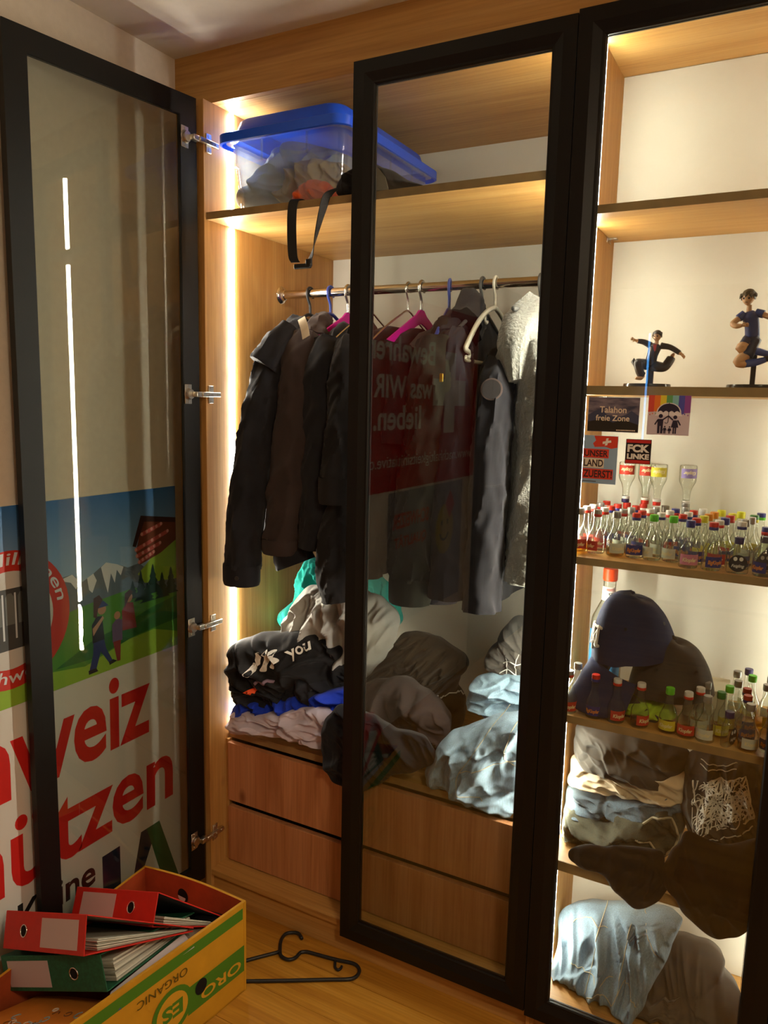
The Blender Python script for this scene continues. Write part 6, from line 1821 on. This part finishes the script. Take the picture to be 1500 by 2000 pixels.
# red banner and cartoon poster farther along the same wall (seen mirrored in the closed door)
RED = col('banner_red', 'B81A12')
p2 = poster('campaign_banner', 'red banner with white cross mirrored in the closed glass door', -2.330, -1.020, 1.112, 1.960, RED)
pr = Pr(p2)
WT = col('banner_white', 'E0D8CE')
pr.text('Bewahren,', -1.780, -1.080, 1.660, 1.790, WT, 0.02)
pr.text('was WIR', -1.760, -1.180, 1.520, 1.620, WT, 0.02)
pr.text('lieben.', -1.640, -1.180, 1.380, 1.490, WT, 0.02)
c_ = (-1.970, 1.555)
a_, b_ = 0.065, 0.20
pr.poly('cross', [(c_[0] - a_, c_[1] - b_), (c_[0] + a_, c_[1] - b_), (c_[0] + a_, c_[1] - a_), (c_[0] + b_, c_[1] - a_), (c_[0] + b_, c_[1] + a_), (c_[0] + a_, c_[1] + a_), (c_[0] + a_, c_[1] + b_), (c_[0] - a_, c_[1] + b_), (c_[0] - a_, c_[1] + a_), (c_[0] - b_, c_[1] + a_), (c_[0] - b_, c_[1] - a_), (c_[0] - a_, c_[1] - a_)], WT)
pr.text('www.nachhaltigkeitsinitiative.ch', -2.290, -1.120, 1.200, 1.270, WT, 0.0)
p3 = poster('cartoon_poster', 'pale poster with red SCHWEIZER QUALITÄT lettering below the red banner', -2.180, -1.340, 0.480, 1.100, col('cartoon_paper', '8E8C92'))
pr = Pr(p3)
pr.text('SCHWEIZER', -1.760, -1.380, 0.930, 1.000, RTX, 0.03)
pr.text('QUALITÄT', -1.740, -1.400, 0.830, 0.900, RTX, 0.03)
pr.poly('smiling_face', circ(-1.960, 0.860, 0.110, 28, 0.13), col('face_yellow', 'B8A84C'))
for q in (-0.035, 0.035):
    pr.poly('face_eye', circ(-1.960 + q, 0.895, 0.010, 10, 0.016), DKH)
v2, f2 = flat_line([(-2.01, 0.835), (-1.985, 0.810), (-1.955, 0.803), (-1.925, 0.812), (-1.905, 0.838)], 0.012)
pr.put('face_mouth', v2, f2, DKH)
pr.poly('flag_print', [(-2.08, 0.98), (-2.02, 1.06), (-1.96, 0.99), (-2.02, 0.91)], RED)

# ------------------------------------------------------------------ clothes hanger on the floor
fh = tag(empty('clothes_hanger', (0.4, -0.1, 0.005)), 'black plastic hanger lying on the wooden floor', 'hanger')
def flat3(pts, z=0.0):
    return [(a - 0.4, b + 0.1, z) for a, b in pts]
MB().tube(smooth_path(flat3(FLOOR_HANGER['hook']), 5), 0.0048, 8).build('hook', PLB, fh, True)
MB().tube(smooth_path(flat3(FLOOR_HANGER['arm_r']), 5), 0.0048, 8).build('frame', PLB, fh, True)
MB().tube(smooth_path(flat3(FLOOR_HANGER['notch']), 5), 0.0036, 8).build('notch', PLB, fh, True)

# ------------------------------------------------------------------ cardboard banana box
KRAFT = mat_plain('kraft_inside', hexc('A8481E'), 0.85, vary=0.15, vscale=25)
YEL = mat_plain('yellow_card', hexc('C8901E'), 0.6, vary=0.08, vscale=18)
GRNP = col('box_green', '4A7A1E', 0.6)
cb = bthing('fruit_crate', 'yellow and green cardboard fruit box full of ring binders', 'box', (0.12, -0.5, 0))
A_, B2_, C_, D_ = Vector((0.318, -0.232, 0)), Vector((-0.052, -0.212, 0)), Vector((-0.030, -0.770, 0)), Vector((0.252, -0.775, 0))
def wall_sheet(p, q, hp, hq, hm, nm, th=0.007, inner=KRAFT, hole=False):
    """box side with thickness from p to q, top heights hp..hq bulging to hm in the middle"""
    d = (q - p).normalized()
    nrm = d.cross(Vector((0, 0, 1)))            # outward
    n = 14
    v = []
    for off in (0, 1):
        for i in range(n + 1):
            t = i / n
            b = p + (q - p) * t - nrm * (off * th)
            h = hp + (hq - hp) * t + hm * math.sin(math.pi * t)
            v += [b + Vector((0, 0, 0.001)), b + Vector((0, 0, h))]
    m_ = 2 * (n + 1)
    f = []
    for i in range(n):
        a = 2 * i
        f.append((a, a + 2, a + 3, a + 1))
        f.append((m_ + a, m_ + a + 1, m_ + a + 3, m_ + a + 2))
        f.append((a + 1, a + 3, m_ + a + 3, m_ + a + 1))
        f.append((a, m_ + a, m_ + a + 2, a + 2))
    f += [(0, 1, m_ + 1, m_), (2 * n, m_ + 2 * n, m_ + 2 * n + 1, 2 * n + 1)]
    o = MB().add(v, f).build(nm, YEL, cb)
    o.location = -cb.location
    o.data.materials.append(inner)
    for pl in o.data.polygons:
        c = pl.center
        if pl.normal.dot(nrm) < -0.8:
            pl.material_index = 1
    return o, d, nrm
sd_r, dr, nr = wall_sheet(D_, A_, 0.250, 0.250, 0.0, 'side_wall')
sd_b, db, nb = wall_sheet(A_, B2_, 0.250, 0.212, 0.010, 'end_wall')
wall_sheet(B2_, C_, 0.212, 0.205, 0.0, 'side_wall')
wall_sheet(C_, D_, 0.205, 0.250, 0.0, 'end_wall')
sub(cb, 'base', MB().poly([(q.x, q.y) for q in (A_, B2_, C_, D_)][::-1], (0, 0, 0.006), (1, 0, 0), (0, 1, 0), 0.005), KRAFT)
# printing on the visible long side (runs from the far corner A towards the viewer)
def side_uv(a, h):
    """a metres from corner A along the side, h height"""
    return A_ - dr * a + nr * 0.0012 + Vector((0, 0, h))
def side_put(nm, v2, f, mat, lift=0.0):
    V = [side_uv(a, b) + nr * lift for a, b in v2]
    me = bpy.data.meshes.new(nm)
    me.from_pydata([tuple(q) for q in V], [], f)
    me.materials.append(mat)
    o = bpy.data.objects.new(nm, me)
    COL.objects.link(o)
    o.parent = sd_r
    return o
def side_poly(nm, pts, mat, lift=0.0):
    return side_put(nm, pts, [tuple(range(len(pts)))], mat, lift)
side_poly('green_band', [(0.012, 0.206), (0.012, 0.236), (0.535, 0.236), (0.535, 0.206)], GRNP)
side_poly('green_panel', [(0.008, 0.060), (0.008, 0.132), (0.190, 0.132), (0.190, 0.060)], GRNP)
YT = col('box_yellow_print', 'D09A28', 0.6)
BRN = col('box_brown_print', '5A4A14', 0.6)
# the box stands upside down: lettering turned round, reading from the viewer's end to the corner
def side_text(t, a0, a1, h0, h1, mat, bold=0.02):
    v2, f2 = fit_text(t, 0, 1, 0, 1, bold)
    side_put('lettering', [(a0 + (a1 - a0) * q[0], h1 - (h1 - h0) * q[1]) for q in v2], f2, mat, 0.0006)
side_text('ORO', 0.020, 0.150, 0.072, 0.100, YT, 0.02)
side_poly('round_mark', [(0.235 + 0.058 * math.cos(2 * math.pi * k / 28), 0.105 + 0.058 * math.sin(2 * math.pi * k / 28)) for k in range(28)], GRNP, 0.0003)
side_poly('round_mark', [(0.235 + 0.045 * math.cos(2 * math.pi * k / 28), 0.105 + 0.045 * math.sin(2 * math.pi * k / 28)) for k in range(28)], YT, 0.0005)
side_text('ES', 0.205, 0.265, 0.085, 0.125, GRNP, 0.04)
side_text('ORGANIC', 0.190, 0.330, 0.172, 0.192, BRN, 0.0)
HOLE = col('dark_hole', '120C08', 0.9)
side_poly('hand_hole', [(0.150 + 0.018 * math.cos(2 * math.pi * k / 20), 0.112 + 0.020 * math.sin(2 * math.pi * k / 20)) for k in range(20)], HOLE, 0.0008)
# hand hole in the far end wall with the wood showing through
hc = A_ + db * 0.215 - nb * 0.0085 + Vector((0, 0, 0.185))
hv = [hc + db * (0.019 * math.cos(2 * math.pi * k / 20)) + Vector((0, 0, 0.020 * math.sin(2 * math.pi * k / 20))) for k in range(20)]
o = MB().add(hv, [tuple(range(20))]).build('hand_hole', HOLE, sd_b)
hv = [hc - nb * 0.0004 + db * (0.004 + 0.014 * math.cos(math.pi + math.pi * k / 10)) + Vector((0, 0, -0.004 + 0.014 * math.sin(math.pi + math.pi * k / 10))) for k in range(11)]
MB().add(hv, [tuple(range(11))]).build('hole_view', PAPER, sd_b)

# ------------------------------------------------------------------ ring binders
def binder(label, pl, pr_, depth_dir, mat, inner, label_at, hole_at, hsp=0.078, open_=0.25, paper=0.03, dep=0.285):
    """spine from pl to pr_ (its lower edge); covers run along depth_dir and close towards the far edge"""
    pl, pr_ = Vector(pl), Vector(pr_)
    s_ = (pr_ - pl).normalized()
    L = (pr_ - pl).length
    d = Vector(depth_dir)
    d = (d - s_ * d.dot(s_)).normalized()
    u = s_.cross(d).normalized()
    m = Matrix.Identity(4)
    for i in range(3):
        m[i][0], m[i][1], m[i][2] = s_[i], d[i], u[i]
    m.translation = pl
    g = tag(empty('ring_binder', pl), label, 'binder', 'ring binders in the fruit box')
    g.matrix_world = m
    t = 0.0025
    he = hsp * open_
    MB().bbox(0, L, -t, 0, 0, hsp, 0.001, 1).build('spine', mat, g)
    MB().bbox(0, L, 0.0, dep, 0, t, 0.001, 1).build('cover', mat, g)
    v = [(0, 0, hsp - t), (L, 0, hsp - t), (L, dep, he - t), (0, dep, he - t), (0, 0, hsp), (L, 0, hsp), (L, dep, he), (0, dep, he)]
    MB().add(v, [(0, 3, 2, 1), (4, 5, 6, 7), (0, 1, 5, 4), (1, 2, 6, 5), (2, 3, 7, 6), (3, 0, 4, 7)]).build('cover', mat, g)
    v = [(0.001, 0.001, hsp - t - 0.0006), (L - 0.001, 0.001, hsp - t - 0.0006), (L - 0.001, dep - 0.004, he - t - 0.0006), (0.001, dep - 0.004, he - t - 0.0006)]
    MB().add(v, [(0, 1, 2, 3)]).build('cover_lining', inner, g)
    # papers: a few uneven sheaves
    rp_ = random.Random(int(L * 1e4) + len(label))
    z = t + 0.001
    nsh = 9
    for i in range(nsh):
        th = paper / nsh
        e = rp_.uniform(-0.004, 0.006)
        fall = min(1.0, (he - 0.004) / (t + paper + 0.002))
        zf, zt = z, z + th * 0.92
        v = [(0.012, 0.035 + e, zf), (L - 0.010 + e, 0.035 - e, zf), (L - 0.010 + e, dep - 0.012, t + (zf - t) * fall), (0.012, dep - 0.012, t + (zf - t) * fall),
             (0.012, 0.035 + e, zt), (L - 0.010 + e, 0.035 - e, zt), (L - 0.010 + e, dep - 0.012, t + (zt - t) * fall), (0.012, dep - 0.012, t + (zt - t) * fall)]
        MB().add(v, [(0, 3, 2, 1), (4, 5, 6, 7), (0, 1, 5, 4), (1, 2, 6, 5), (2, 3, 7, 6), (3, 0, 4, 7)]).build('paper_sheaf', PAPERW if i % 3 else PAPERG, g)
        z += th
    a0, a1 = label_at
    MB().box(a0 * L, a1 * L, -t - 0.0006, -t, hsp * 0.12, hsp * 0.86).build('spine_label', LABELP, g)
    n = 24
    ro = MB()
    cx = hole_at * L
    ring = [(cx + 0.0125 * math.cos(2 * math.pi * k / n), -t - 0.0008, hsp * 0.5 + 0.0125 * math.sin(2 * math.pi * k / n)) for k in range(n)]
    ro.tube(ring, 0.0016, 6, closed=True)
    ro.build('finger_ring', CHROME, g, True)
    disc((cx, -t - 0.0002, hsp * 0.5), 0.0118, (0, -1, 0.0001), MB(), 0.0004, 20).build('finger_hole', HOLE, g)
    return g
PAPERW = mat_plain('document_paper', hexc('C9C4B4'), 0.7, vary=0.06, vscale=60)
PAPERG = mat_plain('document_paper_grey', hexc('A8A496'), 0.7, vary=0.06, vscale=60)
LABELP = mat_plain('spine_label_paper', hexc('BFAAA8'), 0.7)
REDB = mat_plain('red_binder', hexc('C0200F'), 0.5, vary=0.06, vscale=40)
GRNB = mat_plain('green_binder', hexc('1C5A3E'), 0.5, vary=0.25, vscale=140)
GRNP2 = mat_plain('green_lining', hexc('B8C4B0'), 0.7)
LINB = mat_plain('dark_lining', hexc('24242A'), 0.7)
LINW = mat_plain('grey_lining', hexc('8E8A7A'), 0.7)
binder('green marbled ring binder with pale spine label, lowest in the box', (-0.040, -0.645, 0.150), (0.262, -0.620, 0.258), (0.10, 0.98, -0.05), GRNB, GRNP2, (0.06, 0.48), 0.72, open_=0.35, paper=0.045)
binder('red ring binder lying on the green one, label near its right end', (-0.061, -0.635, 0.242), (0.236, -0.655, 0.354), (0.054, 0.263, -0.096), REDB, LINW, (0.48, 0.92), 0.26, open_=0.12, paper=0.022)
binder('red ring binder at the back of the box with label on its left', (-0.053, -0.457, 0.206), (0.248, -0.476, 0.308), (0.061, 0.244, -0.135), REDB, LINB, (0.10, 0.52), 0.72, hsp=0.072, open_=0.10, paper=0.018)
# loose papers in the box
def sheet(name, label, pts, mat, cat='paper', th=0.0015, group=None):
    P = [Vector(p) for p in pts]
    c = sum(P, Vector()) / len(P)
    g = tag(empty(name, c), label, cat, group)
    nrm = (P[1] - P[0]).cross(P[2] - P[0]).normalized()
    n = 8
    v, f = [], []
    for off in (0, -th):
        for i in range(n + 1):
            for j in range(n + 1):
                a, b = i / n, j / n
                q = P[0] * (1 - a) * (1 - b) + P[1] * a * (1 - b) + P[2] * a * b + P[3] * (1 - a) * b
                q = q + nrm * (0.006 * math.sin(a * 3.1) * math.sin(b * 2.2) + off)
                v.append(q - c)
    m_ = (n + 1) ** 2
    for i in range(n):
        for j in range(n):
            a = i * (n + 1) + j
            f.append((a, a + 1, a + n + 2, a + n + 1))
            f.append((m_ + a, m_ + a + n + 1, m_ + a + n + 2, m_ + a + 1))
    o = MB().add(v, f).build('sheet', mat, g, True)
    return g, P, nrm, c
ORG = mat_plain('orange_card', hexc('D0802A'), 0.7, vary=0.12, vscale=14)
g, P, nrm, c = sheet('folder', 'orange folder with doodles sticking out of the box front', [(0.005, -0.760, 0.175), (0.230, -0.715, 0.215), (0.215, -0.560, 0.165), (0.0, -0.600, 0.120)], ORG, 'folder')
def fold_pt(a, b, lift=0.004):
    q = P[0] * (1 - a) * (1 - b) + P[1] * a * (1 - b) + P[2] * a * b + P[3] * (1 - a) * b
    return q + nrm * (0.006 * math.sin(a * 3.1) * math.sin(b * 2.2) + lift * (1 if nrm.z > 0 else -1)) - c
rdd = random.Random(4)
DOO = [col('doodle_brown', '7A4A1C'), col('doodle_blue', '8AA0AA'), col('doodle_white', 'D8CDBE')]
for i in range(14):
    a, b = rdd.uniform(0.15, 0.9), rdd.uniform(0.05, 0.6)
    r1, r2 = rdd.uniform(0.02, 0.06), rdd.uniform(0.04, 0.10)
    mb = MB()
    k0 = rdd.uniform(0, 6)
    mb.tube([fold_pt(a + r1 * math.cos(k0 + t * 0.7), b + r2 * math.sin(k0 + t * 0.7), 0.001) for t in range(rdd.choice((5, 7, 9)))], 0.0012, 5)
    mb.build('doodle', DOO[i % 3], g)
LILP = mat_plain('lilac_paper', hexc('B4A8A8'), 0.7)
sheet('document', 'loose white sheet leaning against the yellow box side', [(0.264, -0.630, 0.222), (0.300, -0.400, 0.228), (0.268, -0.400, 0.250), (0.246, -0.600, 0.236)], LILP, 'paper')
sheet('document', 'white leaflet edge between orange folder and loose sheet', [(0.172, -0.765, 0.196), (0.205, -0.765, 0.206), (0.262, -0.600, 0.205), (0.238, -0.600, 0.200)], PAPERW, 'paper', 0.002)
sheet('document', 'dark edged brochure beside the white leaflet in the box', [(0.206, -0.765, 0.208), (0.218, -0.765, 0.212), (0.276, -0.600, 0.210), (0.266, -0.600, 0.208)], mat_plain('brochure_navy', hexc('3A4258'), 0.5), 'paper', 0.002)
sheet('document', 'printed brown flyer lying under the binders near the box side', [(0.255, -0.450, 0.222), (0.302, -0.340, 0.215), (0.250, -0.320, 0.225), (0.205, -0.430, 0.232)], mat_plain('flyer_brown', hexc('8A7868'), 0.6, vary=0.4, vscale=40), 'paper')
pb = Blob([Vector(q) for q in ((0.20, -0.30, 0.16), (0.215, -0.30, 0.215), (0.25, -0.295, 0.228), (0.29, -0.29, 0.222), (0.305, -0.285, 0.19), (0.30, -0.285, 0.15), (0.25, -0.29, 0.14))], tf=0.04, tb=0.03, amp=0.01, seed=41.0)
r_ = tag(empty('plastic_bag', pb.c), 'crumpled black plastic bag in the far corner of the box', 'bag')
o = pb.build('bag_film', mat_plain('black_film', (0.012, 0.012, 0.014), 0.25), r_)
o.location = -pb.c

# ------------------------------------------------------------------ room side lights
# unseen ceiling lamp behind the photographer, added as room fill
cl = tag(empty('fill_ceiling_lamp', (2.1, -1.55, CEIL)), 'unseen round ceiling lamp added as room fill light', 'lamp')
MB().lathe([(0.16, -0.0005), (0.165, -0.02), (0.155, -0.06), (0.16, -0.062)], 40).build('housing', PLW, cl, 'auto')
MB().lathe([(0.150, -0.0625), (0.135, -0.080), (0.09, -0.092), (0.002, -0.096)], 40).build('diffuser', mat_emit('fill_lamp_diffuser', (1.0, 0.80, 0.55), ROOM_FILL_POWER), cl, 'auto')
# blue LED light bar on the wall behind the photographer (mirrored as a thin line in the right door)
bl = tag(empty('light_bar', (0.382, YB + 0.02, 1.25)), 'thin blue LED light bar on the wall behind the photographer', 'lamp')
MB().box(-0.010, 0.010, -0.019, -0.006, 0, 0.82).build('housing', PLB, bl)
MB().box(-0.007, 0.007, -0.0055, 0.004, 0.005, 0.815).build('diffuser', mat_emit('blue_led', (0.10, 0.42, 1.0), 9.0), bl)
